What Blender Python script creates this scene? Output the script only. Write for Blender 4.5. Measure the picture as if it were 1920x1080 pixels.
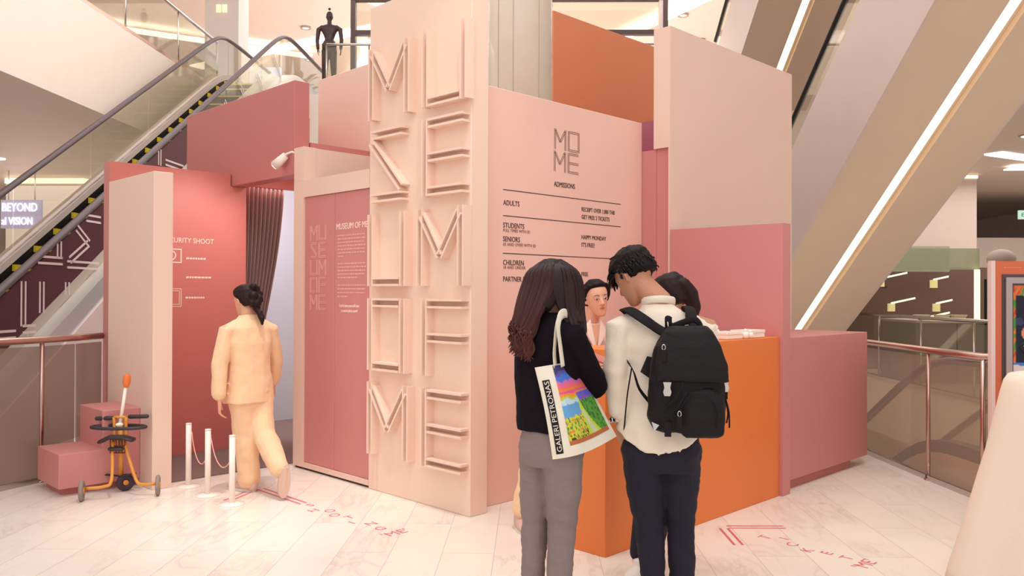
import bpy, bmesh, math, random
import numpy as np
from mathutils import Vector, Matrix, noise
for o in list(bpy.data.objects): bpy.data.objects.remove(o)
S = bpy.context.scene
COL = S.collection
R = math.radians
random.seed(4)

# ------------------------------------------------------------------ camera
def cam_axes(yaw, pitch, roll):
    f = Vector((math.cos(yaw)*math.cos(pitch), math.sin(yaw)*math.cos(pitch), math.sin(pitch)))
    r = Vector((math.sin(yaw), -math.cos(yaw), 0)); u = r.cross(f)
    return r*math.cos(roll)+u*math.sin(roll), -r*math.sin(roll)+u*math.cos(roll), f
cd = bpy.data.cameras.new('camera'); cam = bpy.data.objects.new('camera', cd); COL.objects.link(cam)
cr, cu, cf = cam_axes(R(44.918), R(.3656), R(.1938))
m = Matrix((cr, cu, -cf)).transposed().to_4x4(); m.translation = (0, 0, 1.5)
cam.matrix_world = m
cd.sensor_width = 36; cd.lens = 36*1559.13/1920; cd.clip_end = 200; cd.clip_start = .05
S.camera = cam

# ------------------------------------------------------------------ world, exposure, lights
S.view_settings.view_transform = 'Standard'; S.view_settings.look = 'None'
S.view_settings.gamma = 1; S.view_settings.use_curve_mapping = False
S.view_settings.exposure = 0.04
S.cycles.transparent_max_bounces = 32
w = bpy.data.worlds.new('world'); S.world = w; w.use_nodes = True
w.node_tree.nodes['Background'].inputs[0].default_value = (1, .97, .935, 1)
w.node_tree.nodes['Background'].inputs[1].default_value = .92

def mall(lat, dep, z=0, h=44.0):
    h = R(h); return Vector((lat*math.sin(h)+dep*math.cos(h), -lat*math.cos(h)+dep*math.sin(h), z))
def area_light(name, loc, size, power, col=(1, .965, .92), rot=(0, 0, 0), sy=None):
    l = bpy.data.lights.new(name, 'AREA'); l.energy = power; l.color = col; l.size = size
    if sy: l.shape = 'RECTANGLE'; l.size_y = sy
    o = bpy.data.objects.new(name, l); COL.objects.link(o); o.location = loc; o.rotation_euler = rot; return o
def spot_light(name, loc, target, power, angle=60, blend=.6, col=(1, .96, .89), rad=.05):
    l = bpy.data.lights.new(name, 'SPOT'); l.energy = power; l.color = col
    l.spot_size = R(angle); l.spot_blend = blend; l.shadow_soft_size = rad
    o = bpy.data.objects.new(name, l); COL.objects.link(o); o.location = loc
    o.rotation_euler = (Vector(target)-Vector(loc)).to_track_quat('-Z', 'Y').to_euler(); return o
area_light('atrium_light', (1.5, 1.5, 9.3), 5, 110, rot=(0, 0, R(44)))
area_light('atrium_light', (5.5, 5.5, 11.5), 6, 150, rot=(0, 0, R(44)))
area_light('upper_level_light', mall(0, 26, 9.4), 14, 1350, rot=(0, 0, R(44)), sy=14)
area_light('upper_level_light', mall(-10, 12, 9.4), 6, 420, rot=(0, 0, R(44)), sy=12)
area_light('lower_level_light', mall(-10, 18, 3.95), 5, 300, rot=(0, 0, R(44)), sy=14)
area_light('shop_light', mall(10.5, 16, 3.95), 4, 190, rot=(0, 0, R(44)), sy=10)
area_light('front_light', mall(-1, -3, 7.5), 5, 150, rot=(R(38), 0, R(-46)), sy=5)
spot_light('entrance_spot', (2.3, 4.6, 7.2), (3.0, 5.55, 0), 620, 26, .9)
spot_light('tower_spot', (2.6, 2.6, 7.0), (3.85, 4.2, .6), 230, 36, .7)
spot_light('counter_spot', (5.2, 1.4, 7.0), (5.9, 2.3, 0), 330, 36, .9)
spot_light('floor_spot', (3.0, 3.2, 7.2), (3.3, 3.9, 0), 200, 36, .9)
area_light('booth_light', (4.3, 7.95, 2.9), .5, 24, col=(.9, .92, 1))
area_light('booth_entry_light', (4.2, 6.95, 2.70), .3, 4)
area_light('opening_fill', mall(5, 9, -5.6), 4, 480, rot=(R(180), 0, R(44)), sy=9)  # unseen fill added below the opening, brightens the escalator undersides
area_light('opening_fill', mall(6.8, 7.5, -.8), 1.5, 60, rot=(R(90), 0, R(44)), sy=4)  # unseen fill added in the opening to lift its dark cladding
area_light('fascia_fill', mall(-1.2, 10, 7.6), 3, 230, rot=(R(75), 0, R(44)), sy=6)  # unseen fill lamp added to brighten the left slab edge

# ------------------------------------------------------------------ materials
def lin(c):
    c = c/255; return c/12.92 if c < .04045 else ((c+.055)/1.055)**2.4
def rgb(*c): return tuple(lin(v) for v in c)+(1,)
MATS = {}
def M(name, col=(200, 200, 200), rough=.6, metal=0, bump=0, bscale=40, emit=None, es=0, alpha=1, trans=0, ior=1.45, vary=.03, vscale=3, coat=0, spec=None, sheen=0):
    if name in MATS: return MATS[name]
    m = bpy.data.materials.new(name); m.use_nodes = True; MATS[name] = m
    nt = m.node_tree; b = nt.nodes['Principled BSDF']
    c = rgb(*col)
    b.inputs['Roughness'].default_value = rough; b.inputs['Metallic'].default_value = metal
    b.inputs['IOR'].default_value = ior; b.inputs['Transmission Weight'].default_value = trans
    b.inputs['Alpha'].default_value = alpha; b.inputs['Coat Weight'].default_value = coat
    b.inputs['Sheen Weight'].default_value = sheen
    if spec is not None: b.inputs['Specular IOR Level'].default_value = spec
    tc = nt.nodes.new('ShaderNodeTexCoord')
    if vary:
        n = nt.nodes.new('ShaderNodeTexNoise'); n.inputs['Scale'].default_value = vscale; n.inputs['Detail'].default_value = 4
        mx = nt.nodes.new('ShaderNodeMix'); mx.data_type = 'RGBA'
        mx.inputs[6].default_value = tuple(v*(1-vary) for v in c[:3])+(1,); mx.inputs[7].default_value = tuple(min(1, v*(1+vary)) for v in c[:3])+(1,)
        nt.links.new(tc.outputs['Object'], n.inputs['Vector']); nt.links.new(n.outputs['Fac'], mx.inputs[0]); nt.links.new(mx.outputs[2], b.inputs['Base Color'])
    else: b.inputs['Base Color'].default_value = c
    if bump:
        n2 = nt.nodes.new('ShaderNodeTexNoise'); n2.inputs['Scale'].default_value = bscale; n2.inputs['Detail'].default_value = 3
        bp = nt.nodes.new('ShaderNodeBump'); bp.inputs['Strength'].default_value = bump; bp.inputs['Distance'].default_value = .01
        nt.links.new(tc.outputs['Object'], n2.inputs['Vector']); nt.links.new(n2.outputs['Fac'], bp.inputs['Height']); nt.links.new(bp.outputs['Normal'], b.inputs['Normal'])
    if emit:
        b.inputs['Emission Color'].default_value = rgb(*emit); b.inputs['Emission Strength'].default_value = es
    return m
def vmat(name, rough=.7):
    if name in MATS: return MATS[name]
    m = bpy.data.materials.new(name); m.use_nodes = True; MATS[name] = m; nt = m.node_tree; b = nt.nodes['Principled BSDF']
    a = nt.nodes.new('ShaderNodeAttribute'); a.attribute_name = 'pattern'; nt.links.new(a.outputs['Color'], b.inputs['Base Color']); b.inputs['Roughness'].default_value = rough; b.inputs['Specular IOR Level'].default_value = .25
    return m
M('pale_pink', (238, 206, 191), .55, bump=.02, bscale=15)
M('pale_pink_tower', (243, 212, 194), .55)
M('mid_pink', (208, 137, 135), .5, bump=.02, bscale=12)
M('deep_pink', (196, 122, 119), .5)
M('room_pink', (206, 120, 112), .5)
M('mauve', (172, 98, 120), .5)
M('orange', (231, 126, 62), .42)
M('orange_wall', (221, 136, 98), .5)
M('white_plastic', (250, 236, 226), .35)
M('steel', (200, 196, 192), .22, metal=1)
M('brushed_steel', (205, 203, 200), .3, metal=1, bump=.05, bscale=8)
M('rail_steel', (196, 160, 150), .25, metal=1)
M('black', (22, 18, 20), .5)
M('dark_frame', (72, 54, 54), .5)
M('rubber', (92, 78, 80), .45)
M('clad', (204, 186, 180), .45)
M('soffit', (212, 188, 166), .6)
M('ceiling', (243, 232, 226), .7)
M('ceiling_low', (224, 206, 196), .7)
M('fascia', (230, 214, 203), .55)
M('led', (255, 240, 215), emit=(255, 240, 205), es=1.6, vary=0)
M('strip', (255, 245, 235), emit=(255, 246, 236), es=1.5, vary=0)
M('text_dark', (70, 44, 44), .6, vary=0)
M('text_white', (250, 226, 214), .6, vary=0)
M('decal_red', (212, 108, 116), .5, vary=.05, vscale=30)
M('carpet', (128, 104, 100), .95, bump=.3, bscale=200)
M('carpet2', (170, 150, 145), .9)

def glass(name, tint, a, rough=.03):
    m = bpy.data.materials.new(name); m.use_nodes = True; MATS[name] = m; nt = m.node_tree
    nt.nodes.remove(nt.nodes['Principled BSDF']); out = nt.nodes['Material Output']
    t = nt.nodes.new('ShaderNodeBsdfTransparent'); t.inputs[0].default_value = rgb(*tint)
    d = nt.nodes.new('ShaderNodeBsdfDiffuse'); d.inputs[0].default_value = rgb(*tint)
    g = nt.nodes.new('ShaderNodeBsdfGlossy'); g.inputs['Roughness'].default_value = rough
    m1 = nt.nodes.new('ShaderNodeMixShader'); m1.inputs[0].default_value = a
    m2 = nt.nodes.new('ShaderNodeMixShader'); fr = nt.nodes.new('ShaderNodeMath'); fr.operation = 'MULTIPLY_ADD'; fr.inputs[1].default_value = .35; fr.inputs[2].default_value = .03; lw = nt.nodes.new('ShaderNodeLayerWeight'); pw = nt.nodes.new('ShaderNodeMath'); pw.operation = 'POWER'; pw.inputs[1].default_value = 5; nt.links.new(lw.outputs['Facing'], pw.inputs[0]); nt.links.new(pw.outputs[0], fr.inputs[0])
    nt.links.new(t.outputs[0], m1.inputs[1]); nt.links.new(d.outputs[0], m1.inputs[2])
    nt.links.new(fr.outputs[0], m2.inputs[0]); nt.links.new(m1.outputs[0], m2.inputs[1]); nt.links.new(g.outputs[0], m2.inputs[2]); nt.links.new(m2.outputs[0], out.inputs[0])
    return m
glass('clear_glass', (238, 236, 228), .06)
glass('smoked_glass', (240, 232, 222), .16)
glass('green_glass', (216, 220, 200), .45)
glass('maroon_film', (112, 76, 80), .62)
glass('frost_glass', (205, 190, 182), .22)

def marble():
    m = bpy.data.materials.new('marble_tiles'); m.use_nodes = True; MATS['marble'] = m; nt = m.node_tree; b = nt.nodes['Principled BSDF']
    tc = nt.nodes.new('ShaderNodeTexCoord'); mp = nt.nodes.new('ShaderNodeMapping'); mp.inputs['Rotation'].default_value = (0, 0, R(-43.7)); mp.inputs['Location'].default_value=(0,.1,0)
    br = nt.nodes.new('ShaderNodeTexBrick'); br.offset = .5
    br.inputs['Scale'].default_value = 1; br.inputs['Brick Width'].default_value = 1.2; br.inputs['Row Height'].default_value = .3; br.inputs['Mortar Size'].default_value = .0022
    br.inputs['Color1'].default_value = (0, 0, 0, 1); br.inputs['Color2'].default_value = (1, 1, 1, 1); br.inputs['Mortar'].default_value = (.5, .5, .5, 1)
    nt.links.new(tc.outputs['Object'], mp.inputs[0]); nt.links.new(mp.outputs[0], br.inputs['Vector'])
    # each tile samples its own piece of veined stone
    ad = nt.nodes.new('ShaderNodeVectorMath'); ad.operation = 'MULTIPLY_ADD'; ad.inputs[1].default_value = (7, 7, 7)
    nt.links.new(br.outputs['Color'], ad.inputs[0]); nt.links.new(mp.outputs[0], ad.inputs[2])
    st = nt.nodes.new('ShaderNodeMapping'); st.inputs['Rotation'].default_value = (0, 0, R(28)); st.inputs['Scale'].default_value = (.8, 2.6, 1)
    nt.links.new(ad.outputs[0], st.inputs[0])
    n1 = nt.nodes.new('ShaderNodeTexNoise'); n1.inputs['Scale'].default_value = 1.5; n1.inputs['Detail'].default_value = 8; n1.inputs['Distortion'].default_value = 1.2; n1.inputs['Roughness'].default_value = .6
    nt.links.new(st.outputs[0], n1.inputs['Vector'])
    r1 = nt.nodes.new('ShaderNodeValToRGB'); e = r1.color_ramp.elements
    e[0].position = .46; e[0].color = (0, 0, 0, 1); e[1].position = .54; e[1].color = (0, 0, 0, 1); c = e.new(.5); c.color = (1, 1, 1, 1)
    nt.links.new(n1.outputs['Fac'], r1.inputs[0])
    n2 = nt.nodes.new('ShaderNodeTexNoise'); n2.inputs['Scale'].default_value = 1.1; n2.inputs['Detail'].default_value = 5; nt.links.new(ad.outputs[0], n2.inputs['Vector'])
    mul = nt.nodes.new('ShaderNodeMath'); mul.operation = 'MULTIPLY'; mul.use_clamp = True; nt.links.new(r1.outputs[0], mul.inputs[0])
    r2 = nt.nodes.new('ShaderNodeValToRGB'); r2.color_ramp.elements[0].position = .42; r2.color_ramp.elements[1].position = .7; r2.color_ramp.elements[1].color = (.55, .55, .55, 1); nt.links.new(n2.outputs['Fac'], r2.inputs[0]); nt.links.new(r2.outputs[0], mul.inputs[1])
    a = nt.nodes.new('ShaderNodeMix'); a.data_type = 'RGBA'; a.inputs[6].default_value = rgb(240, 230, 220); a.inputs[7].default_value = rgb(226, 213, 203)
    nt.links.new(r2.outputs[0], a.inputs[0])
    bm_ = nt.nodes.new('ShaderNodeMix'); bm_.data_type = 'RGBA'; bm_.inputs[7].default_value = rgb(188, 172, 162); nt.links.new(mul.outputs[0], bm_.inputs[0]); nt.links.new(a.outputs[2], bm_.inputs[6])
    cc = nt.nodes.new('ShaderNodeMix'); cc.data_type = 'RGBA'; cc.inputs[7].default_value = rgb(205, 188, 176); nt.links.new(br.outputs['Fac'], cc.inputs[0]); nt.links.new(bm_.outputs[2], cc.inputs[6])
    nt.links.new(cc.outputs[2], b.inputs['Base Color']); b.inputs['Roughness'].default_value = .28; b.inputs['Specular IOR Level'].default_value = .35
marble()

# ------------------------------------------------------------------ helpers
def thing(name, label, cat, loc=(0, 0, 0), group=None):
    o = bpy.data.objects.new(name, None); COL.objects.link(o); o.location = loc; o.empty_display_size = .1
    tag(o, label, cat, group); return o
def tag(o, label, cat, group=None):
    o['label'] = label; o['category'] = cat
    if group: o['group'] = group
    return o
def org(parent):
    p = Vector((0, 0, 0))
    while parent: p += parent.location; parent = parent.parent
    return p
def obj(name, vf, mat, parent=None, smooth=False, label=None):
    """vf = (verts in world space, faces); stored relative to the parent's origin"""
    vs, fs = vf; p = org(parent)
    me = bpy.data.meshes.new(name); me.from_pydata([Vector(v)-p for v in vs], [], fs)
    bm = bmesh.new(); bm.from_mesh(me); bmesh.ops.recalc_face_normals(bm, faces=bm.faces); bm.to_mesh(me); bm.free()
    if smooth: me.polygons.foreach_set('use_smooth', [True]*len(me.polygons))
    me.materials.append(MATS[mat] if isinstance(mat, str) else mat)
    o = bpy.data.objects.new(name, me); COL.objects.link(o)
    if parent: o.parent = parent
    if label: o['label'] = label
    return o
def struct(o): o['kind'] = 'structure'; return o
def join(*vfs):
    V, F = [], []
    for v, f in vfs:
        n = len(V); V += [Vector(q) for q in v]; F += [tuple(i+n for i in q) for q in f]
    return V, F
def box(x0, x1, y0, y1, z0, z1):
    v = [(x, y, z) for z in (z0, z1) for y in (y0, y1) for x in (x0, x1)]
    return v, [(0, 2, 3, 1), (4, 5, 7, 6), (0, 1, 5, 4), (2, 6, 7, 3), (0, 4, 6, 2), (1, 3, 7, 5)]
def xf(vf, f): return [f(Vector(v)) for v in vf[0]], vf[1]
def mbox(l0, l1, d0, d1, z0, z1, h=44.0):
    return xf(box(l0, l1, d0, d1, z0, z1), lambda v: mall(v.x, v.y, v.z, h))
def prism(poly, z0, z1):
    n = len(poly); v = [(p[0], p[1], z0) for p in poly]+[(p[0], p[1], z1) for p in poly]
    return v, [tuple(range(n))[::-1], tuple(range(n, 2*n))]+[(i, (i+1) % n, n+(i+1) % n, n+i) for i in range(n)]
def extr(poly, vec):
    n = len(poly); vec = Vector(vec); v = [Vector(p) for p in poly]+[Vector(p)+vec for p in poly]
    return v, [tuple(range(n))[::-1], tuple(range(n, 2*n))]+[(i, (i+1) % n, n+(i+1) % n, n+i) for i in range(n)]
def loft(rings, cap=True):
    n = len(rings[0]); V = [Vector(p) for r in rings for p in r]; F = []
    for k in range(len(rings)-1):
        for i in range(n): F.append((k*n+i, k*n+(i+1) % n, (k+1)*n+(i+1) % n, (k+1)*n+i))
    if cap: F.append(tuple(range(n))[::-1]); F.append(tuple(range((len(rings)-1)*n, len(rings)*n)))
    return V, F
def tube(pts, rad, n=10, up=None, flat=None, closed=False, rnd=False):
    """sweep a circle (or ellipse when rad is a pair) along pts"""
    P = [Vector(p) for p in pts]; N = len(P)
    rads = rad if isinstance(rad, list) else [rad]*N
    if rnd and not closed:
        d0 = (P[0]-P[1]).normalized(); d1 = (P[-1]-P[-2]).normalized()
        def sc(r, k): return (r[0]*k, r[1]*k) if isinstance(r, tuple) else r*k
        def mx(r): return min(r) if isinstance(r, tuple) else r
        P = [P[0]+d0*mx(rads[0])*.8, P[0]+d0*mx(rads[0])*.5]+P+[P[-1]+d1*mx(rads[-1])*.5, P[-1]+d1*mx(rads[-1])*.8]
        rads = [sc(rads[0], .35), sc(rads[0], .8)]+rads+[sc(rads[-1], .8), sc(rads[-1], .35)]; N = len(P)
    rings = []; ref = Vector(up) if up else None
    for i in range(N):
        a = P[(i-1) % N] if (closed or i > 0) else P[i]; b = P[(i+1) % N] if (closed or i < N-1) else P[i]
        t = (b-a).normalized()
        if ref is None: ref = Vector((0, 0, 1)) if abs(t.z) < .9 else Vector((1, 0, 0))
        u = (ref-t*ref.dot(t))
        if u.length < 1e-4: u = Vector((0, 1, 0)).cross(t)
        u.normalize(); s = t.cross(u)
        if not up: ref = u
        ra, rb = rads[i] if isinstance(rads[i], tuple) else (rads[i], rads[i])
        rings.append([P[i]+s*math.cos(2*math.pi*k/n)*ra+u*math.sin(2*math.pi*k/n)*rb for k in range(n)])
    if closed:
        V, F = loft(rings+[rings[0]], False); k = N*n
        return V[:k], [tuple(i if i < k else i-k for i in f) for f in F]
    return loft(rings)
def smooth_path(pts, k=4):
    P = [Vector(p) for p in pts]; out = []
    for i in range(len(P)-1):
        a = P[max(i-1, 0)]; b = P[i]; c = P[i+1]; d = P[min(i+2, len(P)-1)]
        for j in range(k):
            t = j/k; out.append(.5*((2*b)+(c-a)*t+(2*a-5*b+4*c-d)*t*t+(3*b-a-3*c+d)*t**3))
    out.append(P[-1]); return out
def cyl(c, r, h, n=24, r2=None):
    c = Vector(c); r2 = r if r2 is None else r2
    return loft([[c+Vector((rr*math.cos(2*math.pi*i/n), rr*math.sin(2*math.pi*i/n), z)) for i in range(n)] for rr, z in ((r, 0), (r2, h))])
def lathe(c, prof, n=24):
    c = Vector(c); return loft([[c+Vector((r*math.cos(2*math.pi*i/n), r*math.sin(2*math.pi*i/n), z)) for i in range(n)] for r, z in prof])
def ball(c, r, n=12, m=8):
    c = Vector(c); r = r if isinstance(r, tuple) else (r, r, r)
    return loft([[c+Vector((r[0]*math.sin(math.pi*j/m)*math.cos(2*math.pi*i/n), r[1]*math.sin(math.pi*j/m)*math.sin(2*math.pi*i/n), r[2]*math.cos(math.pi*j/m))) for i in range(n)] for j in ([.15]+list(range(1, m))+[m-.15])])
def bevel(o, wd=.008, seg=2):
    md = o.modifiers.new('b', 'BEVEL'); md.width = wd; md.segments = seg; md.limit_method = 'ANGLE'; return o
def text(name, s, size, pos, xd, up, mat, parent=None, sx=1.0, depth=.002, align='LEFT', bold=0, space=1.0):
    """lettering standing on a surface: pos = left end of the baseline"""
    c = bpy.data.curves.new(name, 'FONT'); c.body = s; c.size = size*1.38; c.extrude = depth; c.align_x = align; c.space_character = space; c.resolution_u = 3
    t = bpy.data.objects.new('tmp', c); COL.objects.link(t); bpy.context.view_layer.update()
    me = bpy.data.meshes.new_from_object(t.evaluated_get(bpy.context.evaluated_depsgraph_get())); bpy.data.objects.remove(t)
    X = Vector(xd).normalized(); U = Vector(up).normalized(); N = X.cross(U)
    vs = [Vector(pos)+X*(v.co.x*sx)+U*v.co.y+N*v.co.z for v in me.vertices]; fs = [tuple(p.vertices) for p in me.polygons]
    bpy.data.meshes.remove(me); return obj(name, (vs, fs), mat, parent)
LET = {  # strokes in a unit cell; every stroke is drawn as a pair of parallel bars
    'M': [(0, 0, 0, 1), (1, 0, 1, 1), (.04, .98, .5, .36), (.96, .98, .5, .36)],
    'U': [(0, 0, 0, 1), (1, 0, 1, 1), (0.1, 0, .9, 0)],
    'S': [(0, 1, .95, 1), (.0, .9, .93, .12), (0, 0, .95, 0)],
    'E': [(0, 0, 0, 1), (.1, 1, 1, 1), (.1, .5, 1, .5), (.1, 0, 1, 0)],
    'F': [(0, 0, 0, 1), (.1, 1, 1, 1), (.1, .5, 1, .5)],
    'O': [(0, 0, 0, 1), (1, 0, 1, 1), (.1, 0, .9, 0), (.1, 1, .9, 1)]}
def double_letter(ch, pos, w, h, xd, up, th, gap, dep, single=False):
    X = Vector(xd); U = Vector(up); N = X.cross(U); pos = Vector(pos); out = []
    tot = 2*th+gap
    for (x0, y0, x1, y1) in LET[ch]:
        # pull the bar pair inside the cell
        def pt(x, y): return Vector((tot/2+x*(w-tot), tot/2+y*(h-tot)))
        a, b = pt(x0, y0), pt(x1, y1); d = (b-a).normalized(); n = Vector((-d.y, d.x))
        if x0 == x1: a = a-d*tot/2; b = b+d*tot/2
        for s in ((-1, 1) if not single else (0,)):
            o = n*s*(th+gap)/2
            q = [a+o-n*th/2, b+o-n*th/2, b+o+n*th/2, a+o+n*th/2]
            out.append(extr([pos+X*v.x+U*v.y for v in q], N*dep*(1+.009*len(out))))
    return join(*out)
UP = (0, 0, 1)

# ================================================================== the hall
NEAR = [(-9, -9), (9, -9), (9, -.6), (6.66, 1.80), (8.05, 3.28), (10, 5.3), (10.5, 9), (6, 12), (2.7, 10), (2.63, 7.68), (2.5, 7.47), (2.08, 7.25), (1.70, 7.12), (.6, 6.8), (-2, 6.2), (-9, 4.5)]
struct(obj('floor', prism(NEAR, -.35, 0), 'marble'))
struct(obj('floor_far', join(mbox(-16, 16, 18.2, 46, -1, 0), mbox(6.4, 16, 4, 18.19, -1, 0), mbox(-16, -6.5, 4, 18.19, -1, 0)), 'marble'))
struct(obj('floor_lower', mbox(-20, 20, -2, 46, -6.2, -6.0), 'fascia'))
struct(obj('floor_upper', join(mbox(-16, -6.3, 3, 17.19, 4.15, 5.62), mbox(-16, 16, 17.2, 46, 4.15, 5.62), mbox(6.9, 16, 3, 17.19, 4.15, 5.62)), 'fascia'))
struct(obj('ceiling', join(mbox(-16, 16, 19, 46, 9.7, 10), mbox(-16, -6.3, 3, 18.99, 9.7, 10)), 'ceiling'))
struct(obj('wall_back', mbox(-16, 16, 46, 46.3, -6, 10), 'ceiling'))
struct(obj('wall_left', mbox(-16.3, -16, 3, 46, -6, 10), 'fascia'))
struct(obj('wall_right', mbox(16, 16.3, 3, 46, -6, 10), 'fascia'))
struct(obj('wall_lower', mbox(7.2, 7.4, 2, 18.2, -6, -1), 'soffit'))
struct(obj('trim_slab', mbox(-6.36, -6.301, 3, 18.2, 5.60, 5.68), 'rail_steel'))
struct(obj('trim_2', xf(box(0, 1, 0, 1, 0, 1), lambda v: mall(6.32-.03*v.x if 0 else 6.34+.05*v.x, 4+14.2*v.y, -.02+.06*v.z)), 'steel'))

# ---- escalators (mall axes: lat to the right, dep away from the viewer)
TAN = .5635
def esc_profile(q, sl, d0, d1, up_end, down_end, k=18, r=1.2):
    """heights along the depth: flat, rise, flat (rounded knees)"""
    out = []
    for i in range(k+1):
        d = d0+(d1-d0)*i/k; out.append((d, d))
    return out
def line_path(lat, z_of, ds, h): return [mall(lat, d, z_of(d), h) for d in ds]
def strip_wall(lat0, lat1, zt, zb, ds, h):
    rings = [[mall(lat0, d, zt(d), h), mall(lat1, d, zt(d), h), mall(lat1, d, zb(d), h), mall(lat0, d, zb(d), h)] for d in ds]
    return loft(rings)
def softmin(a, b, k=.18):
    return -k*math.log(math.exp(-a/k)+math.exp(-b/k)) if abs(a-b) < 4 else min(a, b)
def softmax(a, b, k=.18): return -softmin(-a, -b, k)
def frange(a, b, s):
    n = max(1, int(round((b-a)/s))); return [a+(b-a)*i/n for i in range(n+1)]

# left escalator, climbing away from the viewer
HL = 43.34
L = thing('escalator', 'escalator with dark handrails climbing away on the left behind the pink booth', 'escalator', mall(-5.5, 9, 0, HL))
def zr(d): return softmin(-2.92+.5915*d, 6.58, .14)          # handrail height
DS = frange(5.8, 19, .22)
for lt, nm in ((-4.9, 'near'), (-6.14, 'far')):
    off = 0 if nm == 'near' else -.01
    obj('handrail', tube(line_path(lt, lambda d: zr(d)+off, DS, HL), (.045, .035), 8), 'rubber', L, True)
    k = 0
    for a, b in ((5.8, 7.9), (7.93, 9.6), (9.63, 11.3), (11.33, 13), (13.03, 14.7), (14.73, 16.4), (16.43, 19)):
        obj('glass_panel', strip_wall(lt-.006, lt+.006, lambda d: zr(d)-.04, lambda d: zr(d)-.74, frange(a, b, .3), HL), 'clear_glass', L)
    obj('deck', strip_wall(lt-.05, lt+(.16 if nm == 'near' else .1), lambda d: zr(d)-.74, lambda d: zr(d)-.98, DS, HL), M('deck_silver', (216, 212, 210), .3, metal=.55) if nm == 'near' else 'clad', L)
obj('skirt', strip_wall(-6.08, -6.03, lambda d: zr(d)-.74, lambda d: zr(d)-.835, DS, HL), 'clad', L)
obj('skirt_brush', strip_wall(-6.08, -6.035, lambda d: zr(d)-.836, lambda d: zr(d)-1.3, DS, HL), 'black', L)
obj('inner_deck', strip_wall(-5.25, -4.96, lambda d: zr(d)-.75, lambda d: zr(d)-.97, DS, HL), 'deck_silver', L)
obj('cladding', join(strip_wall(-4.74, -4.72, lambda d: zr(d)-.98, lambda d: max(zr(d)-3.2, -2), DS, HL),
                     strip_wall(-6.2, -4.74, lambda d: zr(d)-2.0, lambda d: zr(d)-2.1, DS, HL)), 'clad', L)
def step_z(d): return zr(d)-.90
for i in range(24):
    d = 7.0+i*.405; z = step_z(d)
    st = obj('escalator_step', mbox(-6.03, -5.26, d, d+.42, z-.26, z, HL), 'black', L)
    obj('step_marking', join(mbox(-6.028, -5.27, d-.004, d+.03, z-.02, z+.004, HL), mbox(-6.026, -5.99, d-.006, d+.11, z-.02, z+.055, HL)), M('yellow', (205, 180, 40), .5), st)
# vinyl film with double-line lettering on the near glass
film = obj('vinyl_film', strip_wall(-4.886, -4.88, lambda d: zr(d)-.06, lambda d: zr(d)-.585, frange(5.8, 11.6, .3), HL), 'maroon_film', L)
strokes = [((7.8, 1.6), (7.8, 1.17)), ((8.095, 1.6), (8.095, 1.29)), ((8.543, 1.6), (8.543, 1.47)), ((7.793, 1.14), (8.004, 1.14)), ((7.45, 1.10), (7.688, 1.10)),
           ((8.717, 2.182), (8.961, 2.03)), ((8.59, 1.831), (8.95, 2.03)), ((8.541, 1.787), (9.175, 1.787)), ((8.393, 2.02), (8.393, 1.84)), ((8.03, 1.816), (8.453, 1.816)),
           ((8.9, 2.305), (9.203, 2.305)), ((10.657, 3.36), (10.657, 3.146)), ((10.828, 3.215), (11.392, 3.215)), ((11.9, 3.95), (12.2, 3.75)), ((12.2, 3.75), (12.5, 3.95)),
           ((12.9, 4.5), (13.3, 4.25)), ((13.6, 4.9), (14.2, 4.6)), ((14.4, 5.3), (15, 4.95)), ((15.3, 5.9), (16, 5.45))]
ol = []
for (a, b) in strokes:
    a = Vector(a); b = Vector(b); dd = (b-a).normalized(); n = Vector((-dd.y, dd.x))
    for s in (-1, 1):
        q = [a+n*(s*.032-.012), b+n*(s*.032-.012), b+n*(s*.032+.012), a+n*(s*.032+.012)]
        ol.append(extr([mall(-4.878, v.x, v.y, HL) for v in q], mall(.004, 0, 0, HL)))
M('film_white', (205, 188, 184), .6)
for q in range(0, len(ol), 2): obj('letter_stroke', join(ol[q], ol[q+1]), 'film_white', L)

# stacked right-hand escalators, their undersides facing the viewer
HR = 44.70
def right_esc(zoff, dlow, dtop, lab, seg_rail):
    T = thing('escalator', lab, 'escalator', mall(5.1, dlow, zoff, HR))
    zu = lambda d: softmax(1.5+7.74-.558*d, zoff+.12 if zoff == 0 else zoff+.15, .1)+zoff*0
    base = lambda d: (1.5+7.74-.558*d)+zoff
    ds = frange(dtop, dlow, .5)
    obj('underside', join(strip_wall(4.3, 5.04, lambda d: base(d)+.1, base, ds, HR), strip_wall(5.26, 5.95, lambda d: base(d)+.1, base, ds, HR), strip_wall(5.04, 5.26, lambda d: base(d)+.12, lambda d: base(d)+.09, ds, HR)), 'soffit', T)
    obj('light_strip', strip_wall(5.045, 5.19, lambda d: base(d)+.09, lambda d: base(d)+.05, ds, HR), 'led', T)
    obj('cladding', strip_wall(4.27, 4.30, lambda d: base(d)+1.68, base, ds, HR), 'clad', T)
    obj('cladding', strip_wall(5.95, 5.98, lambda d: base(d)+1.68, base, ds, HR), 'clad', T)
    obj('glass_panel', strip_wall(4.34, 4.35, lambda d: base(d)+2.24, lambda d: base(d)+1.6, ds, HR), 'clear_glass', T)
    obj('glass_panel', strip_wall(5.89, 5.9, lambda d: base(d)+2.24, lambda d: base(d)+1.6, ds, HR), 'clear_glass', T)
    obj('handrail', tube(line_path(4.35, lambda d: base(d)+2.27, ds, HR), (.045, .04), 8), 'black', T, True)
    obj('handrail', tube(line_path(5.89, lambda d: base(d)+2.27, ds, HR), (.045, .04), 8), 'black', T, True)
    return T
right_esc(0, 16.9, 5.5, 'large escalator seen from below with a glowing light strip, right of the pale panel', 0)
right_esc(5.6, 18.1, 8.5, 'higher escalator seen from below above the pale pink panel, partly hidden by the lower one', 0)

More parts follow.
